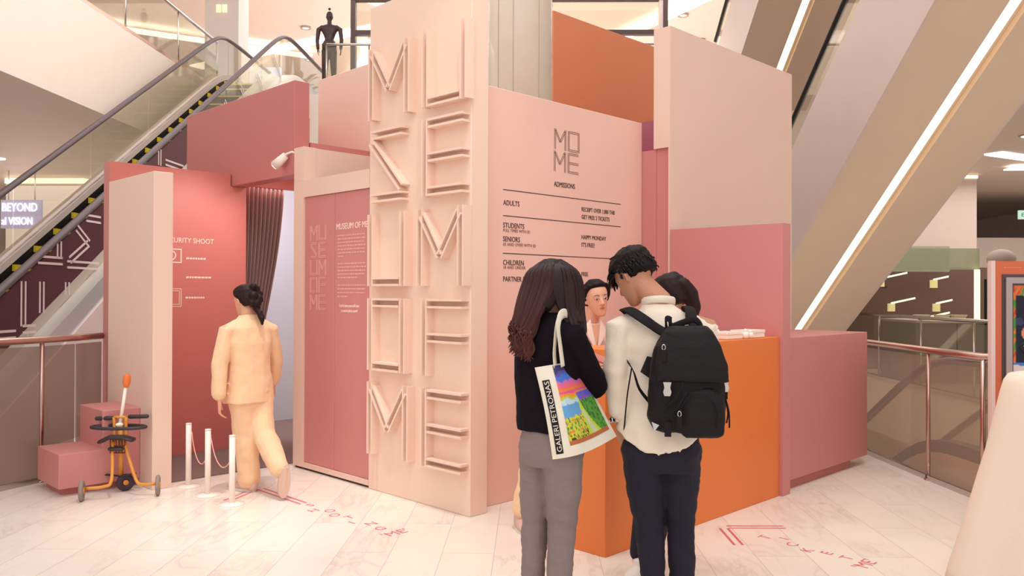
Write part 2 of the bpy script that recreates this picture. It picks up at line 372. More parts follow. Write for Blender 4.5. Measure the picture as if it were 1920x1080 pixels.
# escalator going down in the opening behind the right glass railing
T = thing('escalator', 'down escalator with brown handrails in the opening behind the right glass railing', 'escalator', mall(4, 8, -2, HR))
def z0(d): return softmin(1.5+3.42-.5615*d, .985, .1)
D0 = frange(5.3, 14, .2)
for lt in (3.5, 4.55):
    obj('handrail', tube(line_path(lt, z0, D0, HR), (.04, .032), 8), M('brown_rubber', (104, 78, 70), .4), T, True)
    obj('glass_panel', strip_wall(lt-.005, lt+.005, lambda d: z0(d)-.03, lambda d: z0(d)-.64, D0, HR), 'clear_glass', T)
    obj('deck', strip_wall(lt-.06, lt+.06, lambda d: z0(d)-.64, lambda d: z0(d)-.74, D0, HR), 'rubber', T)
obj('landing', strip_wall(3.57, 4.48, lambda d: z0(d)-.98, lambda d: z0(d)-1.05, D0, HR), 'brushed_steel', T)
obj('cladding', strip_wall(3.44, 3.46, lambda d: z0(d)-.74, lambda d: z0(d)-3.6, D0, HR), M('soffit_low', (228, 208, 190), .6), T)
obj('cladding', strip_wall(4.6, 4.62, lambda d: z0(d)-.74, lambda d: z0(d)-2.6, D0, HR), 'soffit', T)

# ---- glass railings
def railing(name, label, pts, zrail, glassmat, posts, post_mat='rail_steel', rr=.028, panel_gap=.012):
    T = thing(name, label, 'railing', (pts[0][0], pts[0][1], pts[0][2] if len(pts[0]) > 2 else 0))
    P = [Vector((p[0], p[1], p[2] if len(p) > 2 else 0)) for p in pts]
    obj('handrail', tube([p+Vector((0, 0, zrail)) for p in P], rr, 12), post_mat, T, True)
    for a, b in zip(P, P[1:]):
        d = (b-a).normalized(); n = Vector((-d.y, d.x, 0))*.006; a2 = a+d*panel_gap; b2 = b-d*panel_gap
        obj('glass_panel', extr([a2+n+Vector((0, 0, .02)), b2+n+Vector((0, 0, .02)), b2+n+Vector((0, 0, zrail-.05)), a2+n+Vector((0, 0, zrail-.05))], -2*n), glassmat, T)
        obj('base_channel', extr([a2+n*3.2+Vector((0, 0, 0)), b2+n*3.2, b2+n*3.2+Vector((0, 0, .04)), a2+n*3.2+Vector((0, 0, .04))], -6.4*n), 'steel', T)
    for p, d in posts:
        p = Vector(p); obj('post', join(cyl(p, .017, zrail-.01, 10), cyl(p+Vector((0, 0, 0)), .035, .012, 12)), post_mat, T, True)
    return T
railing('glass_railing', 'curved glass railing with reddish metal handrail left of the pink booth', [(-2, 6.25), (.6, 6.86), (1.70, 7.15), (2.03, 7.26), (2.32, 7.40), (2.6, 7.62)], 1.12, 'frost_glass', [((.6, 6.86, 0), 0), ((2.03, 7.26, 0), 0)])
railing('glass_railing', 'glass railing with pinkish metal handrail beside the low pink plinth on the right', [(9.4, 4.7), (8.05, 3.30), (7.16, 2.37), (6.68, 1.84), (7.1, 1.36), (8.9, -.45)], 1.05, 'smoked_glass', [((7.16, 2.37, 0), 0), ((8.05, 3.30, 0), 0), ((6.68, 1.84, 0), 0), ((8.9, -.45, 0), 0)])
A = mall(6.42, 16.9, 0); pr = [mall(6.42, d, 0) for d in (5, 7.5, 10, 12, 13.6, 15.2, 16.9)]
railing('glass_railing', 'glass railing along the far side of the opening in front of the glass shop', pr, 1.13, 'clear_glass', [(p, 0) for p in pr], 'steel')
pr = [mall(-6.33, d, 5.62) for d in (7, 9, 11.2, 13, 15, 16.9)]
railing('glass_railing', 'upper level glass railing on top of the curved beige slab, upper left', pr, 1.0, 'clear_glass', [(p, 0) for p in pr], 'steel')
pr = [mall(x, 17.4, 5.62) for x in (-4.2, -3.3, -1.7, 0, 1.7, 3.3)]
railing('glass_railing', 'upper level glass railing in front of the dark mannequin', pr, 1.1, 'clear_glass', [(p, 0) for p in pr], 'steel')

# ---- upper level
obj_col = thing('column', 'square pale column with a small lit badge on the upper level', 'column', mall(-6.85, 19, 5.62))
obj('shaft', mbox(-7.4, -6.62, 19, 19.7, 5.62, 9.7), M('column_grey', (206, 196, 190), .5), obj_col)
obj('badge', join(mbox(-7.13, -7.03, 18.98, 19, 7.95, 8.12), mbox(-6.99, -6.89, 18.98, 19, 7.95, 8.12)), M('badge_light', (255, 225, 150), emit=(255, 225, 150), es=1.4), obj_col)
BC = thing('column', 'tall round cream column rising behind the tower', 'column', mall(-.08, 11.4, -.0))
obj('shaft', lathe(mall(-.08, 11.4, 0), [(.435, .0), (.435, 12)], 32), M('column_cream', (228, 216, 202), .35, vary=.05), BC, True)
obj('seam', join(*[mbox(-.08+.437*math.sin(R(a))-.003, -.08+.437*math.sin(R(a))+.003, 11.4-.437*math.cos(R(a))-.003, 11.4-.437*math.cos(R(a))+.003, 0, 12) for a in (-42, -12, 35)]), M('seam_grey', (176, 160, 148)), BC)
F = thing('shop_portal', 'dark framed shop front portal on the upper level behind the cream column', 'frame', mall(-.5, 21, 5.62))
obj('frame', join(mbox(-4.46, -4.34, 21, 21.2, 5.62, 9.05), mbox(3.46, 3.58, 21, 21.2, 5.62, 9.05), mbox(-4.46, 3.58, 21, 21.2, 8.93, 9.08), mbox(-4.34, -1.2, 21, 21.15, 8.05, 8.17), mbox(1.4, 3.46, 21, 21.15, 8.05, 8.17)), 'dark_frame', F)
obj('side_panel', mbox(3.36, 3.46, 21.02, 21.18, 5.62, 8.93), 'clad', F)
obj('glass_pane', mbox(-4.34, 3.46, 21.08, 21.1, 8.2, 8.93), 'clear_glass', F)
sc = obj('display_screen', mbox(-4.28, -3.0, 21.3, 21.4, 6.1, 8.03), M('screen', (240, 244, 255), emit=(236, 242, 255), es=1.1)); tag(sc, 'bright white screen inside the dark shop frame on the upper level', 'screen')
sc = obj('display_screen', mbox(-6.7, -5.95, 20.0, 20.1, 5.9, 6.95), M('screen2', (205, 205, 235), emit=(200, 200, 232), es=.75)); tag(sc, 'bluish lit screen seen through the top of the left escalator', 'screen')
# ceiling light strips and downlights of the upper level
def strip(l0, d0, l1, d1, wd, z=9.69):
    a = Vector((l0, d0)); b = Vector((l1, d1)); n = Vector((-(b-a).y, (b-a).x)).normalized()*wd/2
    return prism([mall(v.x, v.y) for v in (a-n, b-n, b+n, a+n)], z-.03, z)
for i, a in enumerate([(-12, 30, -4.2, 25.2, .55), (-4.2, 23, 1.5, 31, .6), (-1.2, 34, 5.2, 22, .6), (-1.8, 27.2, 4.2, 34, .6), (-14, 24, -7.3, 28, .5), (-9.5, 40, -5, 27, .6)]):
    s = obj('light_strip', strip(*a, z=9.69-.045*i), 'strip'); tag(s, ['slanting light strip on the upper ceiling left of the mannequin', 'light strip on the upper ceiling behind the mannequin', 'light strip crossing the upper ceiling towards the top of the pale panel', 'light strip crossing the upper ceiling above the orange wall', 'light strip on the upper ceiling at far upper left', 'light strip on the upper ceiling beside the lit column badge'][i], 'ceiling light', 'upper ceiling light strips')
dl = [(-4.9, 26.5), (-3.4, 23.6), (-6.8, 25.5), (.6, 23.6), (1.6, 28.3), (4.6, 24.4), (5.6, 26.8), (5.9, 30), (-7.6, 29), (4.9, 27.4)]
dll = ['on the upper ceiling left of the mannequin head', 'on the upper ceiling right of the mannequin head', 'above the escalator crest', 'beside the cream column top', 'above the orange wall', 'right of the dark frame', 'between frame and escalator', 'above the green leaf', 'by the lit column', 'lowest above the pale panel']
for (l, d), s in zip(dl, dll):
    q = thing('downlight', 'small recessed twin downlight '+s, 'ceiling light', mall(l, d, 9.7), 'upper ceiling downlights')
    obj('rim', lathe(mall(l, d, 9.64), [(.16, .06), (.16, 0), (.12, -.0), (.12, .05)], 16), M('rim', (190, 170, 160), .4), q)
    obj('lamp', cyl(mall(l, d, 9.66), .1, .02, 16), 'strip', q)
# shop goods glimpsed upstairs at far left
for i, (l0, l1, d0, z0_, z1_, c, lab) in enumerate([(-9.9, -9.2, 14.2, 5.65, 6.9, (120, 104, 104), 'grey display cabinet behind the upper left railing'), (-9.1, -8.6, 14.6, 5.65, 6.6, (30, 26, 30), 'black display cabinet behind the upper left railing'), (-10.2, -8.2, 16.5, 7.6, 8.2, (60, 44, 44), 'dark shop sign box above the upper left railing'), (-8.3, -7.8, 16.4, 5.65, 6.6, (140, 124, 130), 'grey counter behind the upper left railing')]):
    t_ = thing('shop_cabinet', lab, 'cabinet', mall((l0+l1)/2, d0, z0_))
    obj('body', mbox(l0, l1, d0, d0+.5, z0_, z1_), M('cab%d' % i, c, .5), t_)
    obj('shelf', mbox(l0-.03, l1+.03, d0-.03, d0+.53, z1_, z1_+.03), 'white_plastic', t_)
    obj('lit_panel', mbox(l0+.1, l1-.1, d0-.02, d0, z0_+(z1_-z0_)*.55, z1_-.08), 'strip', t_)

# ---- our own level beyond the escalators
p = thing('pillar', 'broad pale pillar behind the left escalator near the glowing sign', 'column', mall(-11, 19, 0))
obj('shaft', mbox(-12, -10.2, 19, 20.5, 0, 4.15), 'ceiling', p); obj('uplight_band', mbox(-12.02, -10.18, 18.98, 20.52, 4.0, 4.12), 'led', p)
sg = thing('shop_sign', 'small glowing bluish white sign in two lines at the left edge', 'sign', mall(-11, 17.9, 2.9))
obj('backing', mbox(-11.45, -10.55, 17.95, 18.0, 2.88, 3.5), M('sign_back', (178, 172, 205), .5, emit=(150, 140, 190), es=.35), sg)
hX = mall(1, 0)-mall(0, 0)
SL = M('sign_letters', (250, 250, 255), emit=(235, 235, 255), es=2.2)
text('lettering', 'BEYOND', .19, mall(-11.42, 17.93, 3.25), hX, UP, SL, sg, sx=.75, depth=.01, bold=.006)
text('lettering', 'al VISION', .17, mall(-11.42, 17.93, 2.96), hX, UP, SL, sg, sx=.72, depth=.01, bold=.006)
obj('hanger', join(mbox(-11.3, -11.28, 17.96, 17.98, 3.5, 4.15), mbox(-10.72, -10.7, 17.96, 17.98, 3.5, 4.15)), 'steel', sg)
for i, (a, lab) in enumerate([((-13.5, 17.2, -10.4, 16.2, .35), 'ceiling light strip above the glowing sign'), ((-12.5, 13.5, -10.6, 16.0, .3), 'ceiling light strip running towards the left pillar'), ((-9.5, 12.5, -7.0, 12.1, .5), 'pale recessed strip in the left soffit')][:2]):
    s = obj('light_strip', strip(*a, z=4.149-.04*i), 'strip'); tag(s, lab, 'ceiling light')
p = thing('pillar', 'broad pale pillar behind the glass shop on the right', 'column', mall(8.6, 18.4, 0))
obj('shaft', mbox(7.9, 9.9, 18.4, 20.2, 0, 4.15), M('pillar_r', (226, 206, 198), .5), p); obj('uplight_band', mbox(7.88, 9.92, 18.38, 20.22, 4.06, 4.12), 'led', p)
for i, (a, lab) in enumerate([((8.7, 15.6, 12.5, 17.8, .35), 'ceiling light strip at upper right leading to the pillar'), ((9.9, 17.2, 13, 17.0, .4), 'ceiling light strip above the exit sign')]):
    s = obj('light_strip', strip(*a, z=4.149-.04*i), 'strip'); tag(s, lab, 'ceiling light')
s = thing('downlight', 'round recessed downlight in the ceiling at the right edge', 'ceiling light', mall(8.3, 13.9, 4.15))
obj('rim', cyl(mall(8.3, 13.9, 4.13), .12, .02), 'clad', s); obj('lamp', cyl(mall(8.3, 13.9, 4.12), .08, .02), 'strip', s)
s = thing('exit_sign', 'small green and white exit sign hanging at the right edge', 'sign', mall(12.4, 21, 3.4))
obj('box', mbox(12.35, 12.75, 21, 21.06, 3.4, 3.62), M('exit_green', (170, 210, 190), emit=(190, 225, 205), es=.8), s)
text('lettering', 'EXIT', .1, mall(12.4, 20.99, 3.46), hX, UP, M('exit_ink', (60, 140, 100), .5), s, depth=.003)
obj('hanger', mbox(12.54, 12.56, 21.02, 21.04, 3.62, 4.15), 'steel', s)
bw = obj('counter_wall', mbox(10.2, 15.9, 22, 22.3, 0, 3.0), 'ceiling'); tag(bw, 'pale shop wall beyond the exit sign at the right edge', 'wall')

# glass shop on the far side of the opening
gs = thing('glass_shop', 'green-topped glass shop with dark brown interior beyond the opening', 'shop', mall(8, 15.4, 0))
obj('back_wall', mbox(6.2, 9.3, 16.9, 17.0, 0, 2.05), M('shop_brown', (124, 96, 86), .6), gs)
obj('side_wall', mbox(9.0, 9.1, 14.9, 16.9, 0, .9), M('shop_brown'), gs)
obj('glass_header', join(mbox(6.6, 8.12, 15.0, 15.03, 1.95, 2.33), mbox(6.6, 8.3, 16.4, 16.43, 1.95, 2.45)), 'green_glass', gs)
obj('glass_header', mbox(8.45, 9.3, 13.9, 13.93, 0.0, 2.33), 'green_glass', gs)
obj('light_tube', tube([mall(8.05, 14.95, 0), mall(8.05, 14.95, 1.95)], .05, 10), M('tube_light', (255, 246, 200), emit=(250, 244, 190), es=1.3), gs)
obj('light_tube', tube([mall(8.42, 13.85, 0), mall(8.42, 13.85, 2.0)], .02, 8), M('tube_light'), gs)
obj('shelf', mbox(6.5, 7.0, 16.2, 16.7, 1.62, 1.66), 'dark_frame', gs)
for i, (l, z_, w_) in enumerate([(6.75, 1.67, .5), (7.75, 1.65, .28), (6.95, 1.2, .45), (7.8, 1.2, .3), (7.7, .95, .35)]):
    t_ = thing('display_light', 'small yellowish lit display bracket, '+['upper left in', 'upper right in', 'lower left in', 'lower right in', 'lowest in'][i]+' the glass shop', 'lamp', mall(l, 15.9, z_), 'lit brackets in the glass shop')
    obj('bar', xf(box(0, w_, 0, .03, .12, .15), lambda v, l=l, z_=z_: mall(l+v.x, 15.9+v.y, z_+v.z+v.x*.22)), M('tube_light'), t_)
    obj('bracket', mbox(l-.05, l+.07, 15.9, 15.96, z_-.02, z_+.13), M('bracket_y', (226, 214, 150), emit=(226, 214, 150), es=.4), t_)
sd = thing('shop_counter', 'grey panelled counter below the glass shop behind the far railing', 'counter', mall(7.6, 15.2, 0))
obj('body', join(mbox(6.62, 7.3, 14.2, 15.6, 0, 1.02), mbox(7.32, 7.95, 14.2, 15.6, 0, 1.02)), M('counter_grey', (138, 130, 120), .5), sd); obj('top', mbox(6.6, 7.97, 14.15, 15.65, 1.02, 1.06), 'clad', sd)
for i, l in enumerate((6.95, 7.3, 7.6)):
    b_ = obj('bowl', lathe(mall(l, 14.7, 1.06), [(.04, 0), (.1, .03), (.14, .09), (.12, .09), (.08, .03)], 16), M('bowl_cream', (226, 214, 170), .4), None, True); tag(b_, ['cream bowl at the left end of', 'cream bowl in the middle of', 'cream bowl at the right end of'][i]+' the grey shop counter', 'bowl', 'bowls on the grey counter')
kf = thing('kiosk', 'black metal framed display kiosk with pale panels beyond the far railing', 'kiosk', mall(8.2, 12.6, 0))
k0, k1, kd0, kd1 = 7.35, 7.95, 12.8, 13.4
bars = [((k0, kd0, 0), (k0, kd0, 1.75)), ((k1, kd0, 0), (k1, kd0, 1.95)), ((k0, kd1, 0), (k0, kd1, 1.75)), ((k1, kd1, 0), (k1, kd1, 1.95)), ((k0, kd0, 1.72), (k1, kd0, 1.72)), ((k0, kd0, 1.1), (k1, kd0, 1.1)), ((k0, kd0, 1.75), (k1-.2, kd0, 1.95)), ((k1-.2, kd0, 1.95), (k1, kd0, 1.95)), ((k0, kd0, .3), (k1, kd0, .3))]
obj('frame', join(*[tube([mall(*a), mall(*b)], .022, 6) for a, b in bars]), 'black', kf)
obj('panel', mbox(k0+.04, k1-.03, kd0+.02, kd0+.04, 1.13, 1.7), M('panel_white', (222, 214, 208), .4), kf)
obj('panel', mbox(k0+.04, k1-.03, kd0+.02, kd0+.04, .35, 1.06), M('panel_white'), kf)
su = thing('storage_bag', 'dark blue upright suitcase between the light tube and the black kiosk', 'suitcase', mall(7.85, 14.4, 0))
obj('body', mbox(7.98, 8.25, 13.6, 13.9, .06, 1.6), M('navy', (38, 38, 92), .6), su); obj('handle', tube([mall(8.03, 13.75, 1.6), mall(8.03, 13.75, 1.7), mall(8.2, 13.75, 1.7), mall(8.2, 13.75, 1.6)], .012, 6), 'black', su)
ea = thing('stool', 'dark stool legs behind the far glass railing', 'stool', mall(7.3, 12.0, 0))
for a, b in (((7.0, 11.8), (7.1, 11.9)), ((7.4, 11.8), (7.3, 11.9)), ((7.0, 12.2), (7.1, 12.1)), ((7.4, 12.2), (7.3, 12.1))): obj('leg', tube([mall(*a, 0), mall(*b, .62)], .018, 6), 'dark_frame', ea)
obj('seat', cyl(mall(7.2, 12, .62), .19, .05), 'dark_frame', ea); obj('stretcher', tube([mall(7.03, 11.84, .25), mall(7.37, 11.84, .25)], .012, 6), 'dark_frame', ea)
th = thing('wall_art', 'round mushroom-shaped grey lamp beside the green glass shop', 'lamp', mall(8.55, 15.2, 0))
obj('shade', ball(mall(8.62, 15.2, 2.15), (.24, .24, .18), 16, 10), M('mushroom', (170, 152, 142), .6), th, True); obj('stem', tube([mall(8.62, 15.2, 0), mall(8.62, 15.2, 2.05)], .05, 10), M('mushroom'), th, True)

# ================================================================== the pink museum stand
def wallthing(name, lab, cat, loc, parts):
    t = thing(name, lab, cat, loc)
    for nm, vf, mt in parts: bevel(obj(nm, vf, mt, t), .004, 1)
    return t
# letter tower
TW = thing('sign_tower', 'tall pale pink tower with raised double-line MUSEUM OF ME letters', 'tower', (3.83, 4.7, 0))
bevel(obj('body', box(3.75, 3.91, 4.13, 5.29, 0, 3.69), 'pale_pink_tower', TW), .006, 2)
XD = (0, -1, 0)
rows = [(2.80, 'MU'), (2.175, 'SE'), (1.55, 'UM'), (.92, 'OF'), (.29, 'ME')]
for z, pair in rows:
    for k, ch in enumerate(pair):
        y = 5.215 if k == 0 else (4.625 if ch == 'M' else 4.575)
        wd = {'M': .50, 'U': .47}.get(ch, .465)
        if k == 0 and ch in 'O': wd = .46
        if k == 0 and ch == 'U': wd = .46
        obj('letter', double_letter(ch, (3.751, y, z), wd, .54, XD, UP, .016, .034, .072), 'pale_pink_tower', TW)
# entrance wall with the two leaf door panel
EW = thing('entrance_wall', 'pale pink wall framing the dark pink text doors', 'wall', (3.83, 5.8, 0))
obj('frame', join(box(3.75, 3.87, 5.292, 6.4, .02, .06), box(3.75, 3.87, 5.292, 6.4, 2.31, 2.455), box(3.75, 3.87, 6.245, 6.4, .06, 2.31)), 'pale_pink', EW)
obj('end_post', join(box(3.75, 3.87, 6.245, 6.4, 2.456, 2.745), box(3.871, 4.6, 6.245, 6.4, .02, 2.74)), 'pale_pink', EW)
obj('plinth', box(3.77, 3.87, 5.292, 6.39, 0, .02), 'dark_frame', EW)
for nm, y0, y1 in (('door_panel', 5.292, 5.788), ('door_panel', 5.794, 6.243)):
    bevel(obj(nm, box(3.765, 3.80, y0, y1, .062, 2.308), 'mid_pink', EW), .003, 1)
DT = (3.7645)
for r_, (z, pair) in enumerate([(1.935, 'MU'), (1.79, 'SE'), (1.645, 'UM'), (1.50, 'OF'), (1.355, 'ME')]):
    for k, ch in enumerate(pair): obj('logo_letter', double_letter(ch, (DT, 6.16-.132*k, z), .115, .13, XD, UP, .006, .006, .002), M('logo_pink', (236, 176, 166), .6, vary=0), EW)
text('door_title', 'MUSEUM OF ME', .05, (DT, 5.768, 2.01), XD, UP, 'text_white', EW, sx=.9, bold=.001)
random.seed(7)
def greek(name, x, y0, y1, ztop, n, dz, hgt, mat, parent, last=.5):
    out = []
    for i in range(n):
        z = ztop-dz*i; y = y0; end = y1 if i < n-1 else y0-(y0-y1)*last
        while y > end+.02:
            wl = min(random.uniform(.012, .045), y-end); out += [extr([(x, y, z), (x, y-wl, z), (x, y-wl, z+hgt), (x, y, z+hgt)], (-.001, 0, 0))]; y -= wl+.008
    return obj(name, join(*out), mat, parent)
TP = M('text_pink', (232, 176, 166), .6, vary=0)
greek('door_text', DT, 5.745, 5.352, 1.955, 7, .028, .011, TP, EW, .2)
greek('door_text', DT, 5.745, 5.352, 1.728, 5, .028, .011, TP, EW, .75)
greek('door_text', DT, 5.745, 5.352, 1.555, 4, .030, .011, TP, EW, .35)
text('door_text', 'Let it turn yourself into', .026, (DT, 5.715, 1.385), XD, UP, 'text_white', EW, sx=.8)
text('door_text', 'a masterpiece now!', .026, (DT, 5.69, 1.345), XD, UP, 'text_white', EW, sx=.8)
# tall pale wall and dark pink block above the entrance
t = thing('wall_panel', 'tall pale pink wall panel above and behind the entrance doors', 'wall', (4.68, 6.3, 0)); bevel(obj('panel', box(4.605, 4.75, 5.25, 7.4, 0, 3.67), 'pale_pink', t), .004, 1)
t = thing('wall_block', 'dark dusty pink block above the booth entrance', 'wall', (3.83, 7.4, 2.52)); bevel(obj('block', box(3.753, 3.90, 6.405, 8.56, 2.52, 3.34), 'deep_pink', t), .004, 1)
# booth interior
t = thing('wall_panel', 'deep pink inner wall with SECURITY SHOOT lettering', 'wall', (3.2, 7.6, 0))
obj('panel', join(box(2.638, 3.74, 7.55, 7.69, 0, 2.635), box(3.74, 3.902, 7.55, 7.69, 0, 2.518)), 'room_pink', t)
obj('header', box(3.905, 4.6, 7.55, 7.60, 2.54, 3.3), 'room_pink', t)
obj('end_face', box(2.634, 2.638, 7.552, 7.69, 0, 2.635), 'mid_pink', t)
SX = (1, 0, 0); sy = 7.5495
text('wall_lettering', 'SECURITY SHOOT', .048, (3.095, sy, 1.955), SX, UP, 'text_white', t, sx=.89, bold=.003)
def frame_sq(x0, x1, z0, z1, w_): return join(box(x0, x1, sy-.002, sy, z0, z0+w_), box(x0, x1, sy-.002, sy, z1-w_, z1), box(x0, x0+w_, sy-.002, sy, z0+w_, z1-w_), box(x1-w_, x1, sy-.002, sy, z0+w_, z1-w_))
ring = [[Vector((3.17+r_*math.cos(a), y_, 1.836+r_*math.sin(a))) for r_, y_ in ((.036, sy-.002), (.046, sy-.002), (.046, sy), (.036, sy))] for a in [2*math.pi*i/24 for i in range(25)]]
obj('camera_icon', join(frame_sq(3.075, 3.267, 1.768, 1.898, .01), loft(ring, False)), 'text_white', t)
obj('frame_icon', join(frame_sq(3.10, 3.267, 1.367, 1.534, .006), frame_sq(3.118, 3.25, 1.386, 1.515, .005)), 'text_white', t)
def greekx(z, x0, x1):
    out = []; x = x0
    while x < x1-.01:
        wl = random.uniform(.012, .03); wl = min(wl, x1-x); out.append(box(x, x+wl, sy-.001, sy, z, z+.016)); x += wl+.006
    return join(*out)
for z, x0, x1 in ((1.805, 3.31, 3.505), (1.63, 3.31, 3.55), (1.442, 3.307, 3.485)): obj('wall_lettering', greekx(z, x0, x1), 'text_white', t)
t = thing('booth_wall', 'bluish white wall deep inside the booth beside the curtain', 'wall', (5, 8.8, 0)); obj('panel', box(3.95, 5.9, 8.8, 8.95, .0, 2.95), M('cool_white', (206, 208, 220), .6), t)
t = obj('booth_ceiling', box(3.92, 4.59, 6.42, 7.54, 2.76, 2.82), 'deep_pink'); tag(t, 'dusty pink ceiling board inside the booth entrance', 'ceiling board')
t = obj('carpet', join(box(2.7, 4.6, 6.52, 7.54, .001, .008), box(3.92, 5.8, 7.54, 8.79, .001, .008)), 'carpet'); tag(t, 'brownish grey carpet inside the booth entrance', 'carpet')
# curtain
ct = thing('curtain', 'grey mauve pleated curtain gathered at the booth doorway', 'curtain', (4.1, 7.75, 0))
rings = []
for j in range(26):
    v = j/25; z = 2.56-(2.56-.05)*v
    x1 = 4.42-.22*min(1, (v/.55))**1.5 if v < .55 else 4.20+.03*math.sin((v-.55)*6)
    row = []
    for i in range(121):
        u = i/120; x = 3.90+(x1-3.90)*u; row.append(Vector((x, 7.75+.035*math.sin(u*math.pi*2*11+.5*math.sin(v*3))*(.5+.5*min(1, v*3+.2))+.006*math.sin(u*70), z)))
    rings.append(row)
V = [p_ for r_ in rings for p_ in r_]; Fc = [(j*121+i, j*121+i+1, (j+1)*121+i+1, (j+1)*121+i) for j in range(25) for i in range(120)]
o = obj('fabric', (V, Fc), M('curtain_fabric', (150, 118, 112), .9, sheen=.3), ct, True); sol = o.modifiers.new('s', 'SOLIDIFY'); sol.thickness = .004
obj('track', box(3.90, 4.44, 7.735, 7.765, 2.56, 2.585), 'steel', ct)
# track lamp on the post
lp = thing('spot_lamp', 'white cylindrical spot lamp clamped to the entrance post', 'lamp', (3.76, 6.41, 2.66))
a_ = Vector((3.70, 6.52, 2.66)); dirn = (Vector((3.3, 7.5, 1.9))-a_).normalized()
obj('arm', tube([(3.77, 6.38, 2.70), (3.75, 6.44, 2.72), (3.70, 6.50, 2.69)], .01, 8), 'white_plastic', lp, True)
obj('housing', tube([a_-dirn*.05, a_+dirn*.09], [.032, .045], 20), 'white_plastic', lp, True)
obj('bulb', tube([a_+dirn*.088, a_+dirn*.096], .036, 20), M('bulb', (255, 245, 230), emit=(255, 240, 215), es=6, vary=0), lp)
spot_light('lamp_beam', a_+dirn*.12, (3.25, 7.5, 1.75), 29, 95, .8, rad=.03)
# free-standing pale block at the left and stepped plinth
t = thing('wall_block', 'pale pink free-standing panel left of the booth entrance', 'wall', (2.6, 6.8, 0)); bevel(obj('panel', box(2.54, 2.69, 6.37, 7.3, 0, 2.42), 'pale_pink', t), .005, 2)
t = thing('stepped_plinth', 'dusty pink two-step plinth behind the orange rider toy', 'plinth', (2.2, 6.8, 0))
stp = [(1.962, .06), (2.538, .06), (2.538, .606), (2.262, .606), (2.262, .314), (1.962, .314)]
bevel(obj('steps', extr([(x, 6.60, z) for x, z in stp], (0, .5, 0)), 'mid_pink', t), .004, 1)
obj('kickboard', box(2.01, 2.53, 6.68, 7.05, 0, .06), 'deep_pink', t)
# admissions wall
AW = thing('price_wall', 'pale pink admissions wall with black price lettering', 'wall', (4.9, 4.3, 0))
bevel(obj('panel', box(3.912, 5.838, 4.25, 4.36, .0, 2.965), M('price_pink', (243, 200, 186), .5), AW), .004, 1)
ay = 4.2495
def lg(ch, x, z, w_=.135, h_=.158): return double_letter(ch, (x, ay, z), w_, h_, SX, UP, .0035, .009, .002)
for ch, x, z in (('M', 4.714, 2.604), ('O', 4.872, 2.604), ('M', 4.710, 2.434), ('E', 4.870, 2.434)): obj('logo_letter', lg(ch, x, z), M('logo_brown', (120, 84, 74), .6, vary=0), AW)
TD = 'text_dark'
text('heading', 'ADMISSIONS', .04, (4.711, ay, 2.318), SX, UP, TD, AW, sx=.78, bold=.0008)
for z, x1 in ((2.244, 5.541), (2.057, 5.541), (1.787, 5.541)): obj('rule', box(4.168, x1, ay-.001, ay, z-.003, z+.003), TD, AW)
for s, h_, x, z, k in (('ADULTS', .038, 4.170, 2.134, .86), ('RECEIPT OVER 1,000 THB', .034, 5.035, 2.151, .81), ('GET FREE 2 TICKETS', .034, 5.035, 2.091, .84), ('STUDENTS', .038, 4.168, 1.972, .86), ('FULL TIMES WITH ID', .022, 4.168, 1.943, 1.0),
                       ('SENIORS', .038, 4.168, 1.873, .86), ('65 AND OVER WITH ID', .022, 4.168, 1.843, 1.08), ('HAPPY MONDAY', .034, 5.035, 1.931, .86), ("IT'S FREE!", .034, 5.035, 1.870, .86), ('CHILDREN', .038, 4.168, 1.704, .86), ('18 AND UNDER', .022, 4.168, 1.677, 1.08),
                       ('FREE', .034, 5.035, 1.638, .86), ('PARTNER MEMBERS', .038, 4.168, 1.585, .86)):
    text('price_text', s, h_, (x, ay, z), SX, UP, TD if h_ > .03 else M('text_brown', (150, 104, 96), .6, vary=0), AW, sx=k)
# side walls right of it
t = thing('side_wall', 'rose pink side wall behind the counter end, lower front part and taller back part', 'wall', (5.85, 3.5, 0))
obj('low_panel', box(5.792, 5.91, 2.935, 3.93, 0, 2.03), 'mid_pink', t)
obj('tall_panel', join(box(5.842, 5.97, 3.965, 4.10, 0, 2.72), box(5.84, 5.97, 4.102, 4.36, 0, 2.72)), 'mid_pink', t)
t = thing('wall_block', 'large pale pink overhanging panel at the upper right of the stand', 'wall', (6.9, 4, 2.72))
obj('panel', join(box(5.811, 7.97, 3.945, 3.963, .9, 3.73), box(5.811, 7.97, 3.963, 4.11, 2.722, 3.73)), 'pale_pink', t)
t = obj('mauve_wall', box(5.98, 6.1, 4.12, 5.28, .9, 3.01), 'mauve'); tag(t, 'narrow mauve wall strip visible between the price wall and pale panel', 'wall')
t = thing('orange_wall', 'orange wall rising behind the price wall beside the cream column', 'wall', (6.6, 5.36, 0)); bevel(obj('panel', box(5.86, 7.8, 5.3, 5.32, 2.0, 4.195), 'orange_wall', t), .004, 1)
# counter
CT = thing('reception_counter', 'bright orange L-shaped reception counter', 'counter', (4.7, 3.05, 0))
cpoly = [(3.725, 2.96), (5.788, 2.96), (5.788, 3.22), (3.985, 3.22), (3.985, 3.50), (3.725, 3.50)]
bevel(obj('body', prism(cpoly, 0, 1.183), 'orange', CT), .003, 1)
# low pink plinth at right
t = thing('low_plinth', 'dusty pink low plinth against the right side of the stand', 'plinth', (6.7, 3.3, 0))
bevel(obj('body', box(5.915, 7.47, 2.985, 3.66, .075, 1.168), 'mid_pink', t), .004, 1); obj('kickboard', box(5.93, 7.19, 3.02, 3.6, 0, .075), 'deep_pink', t)
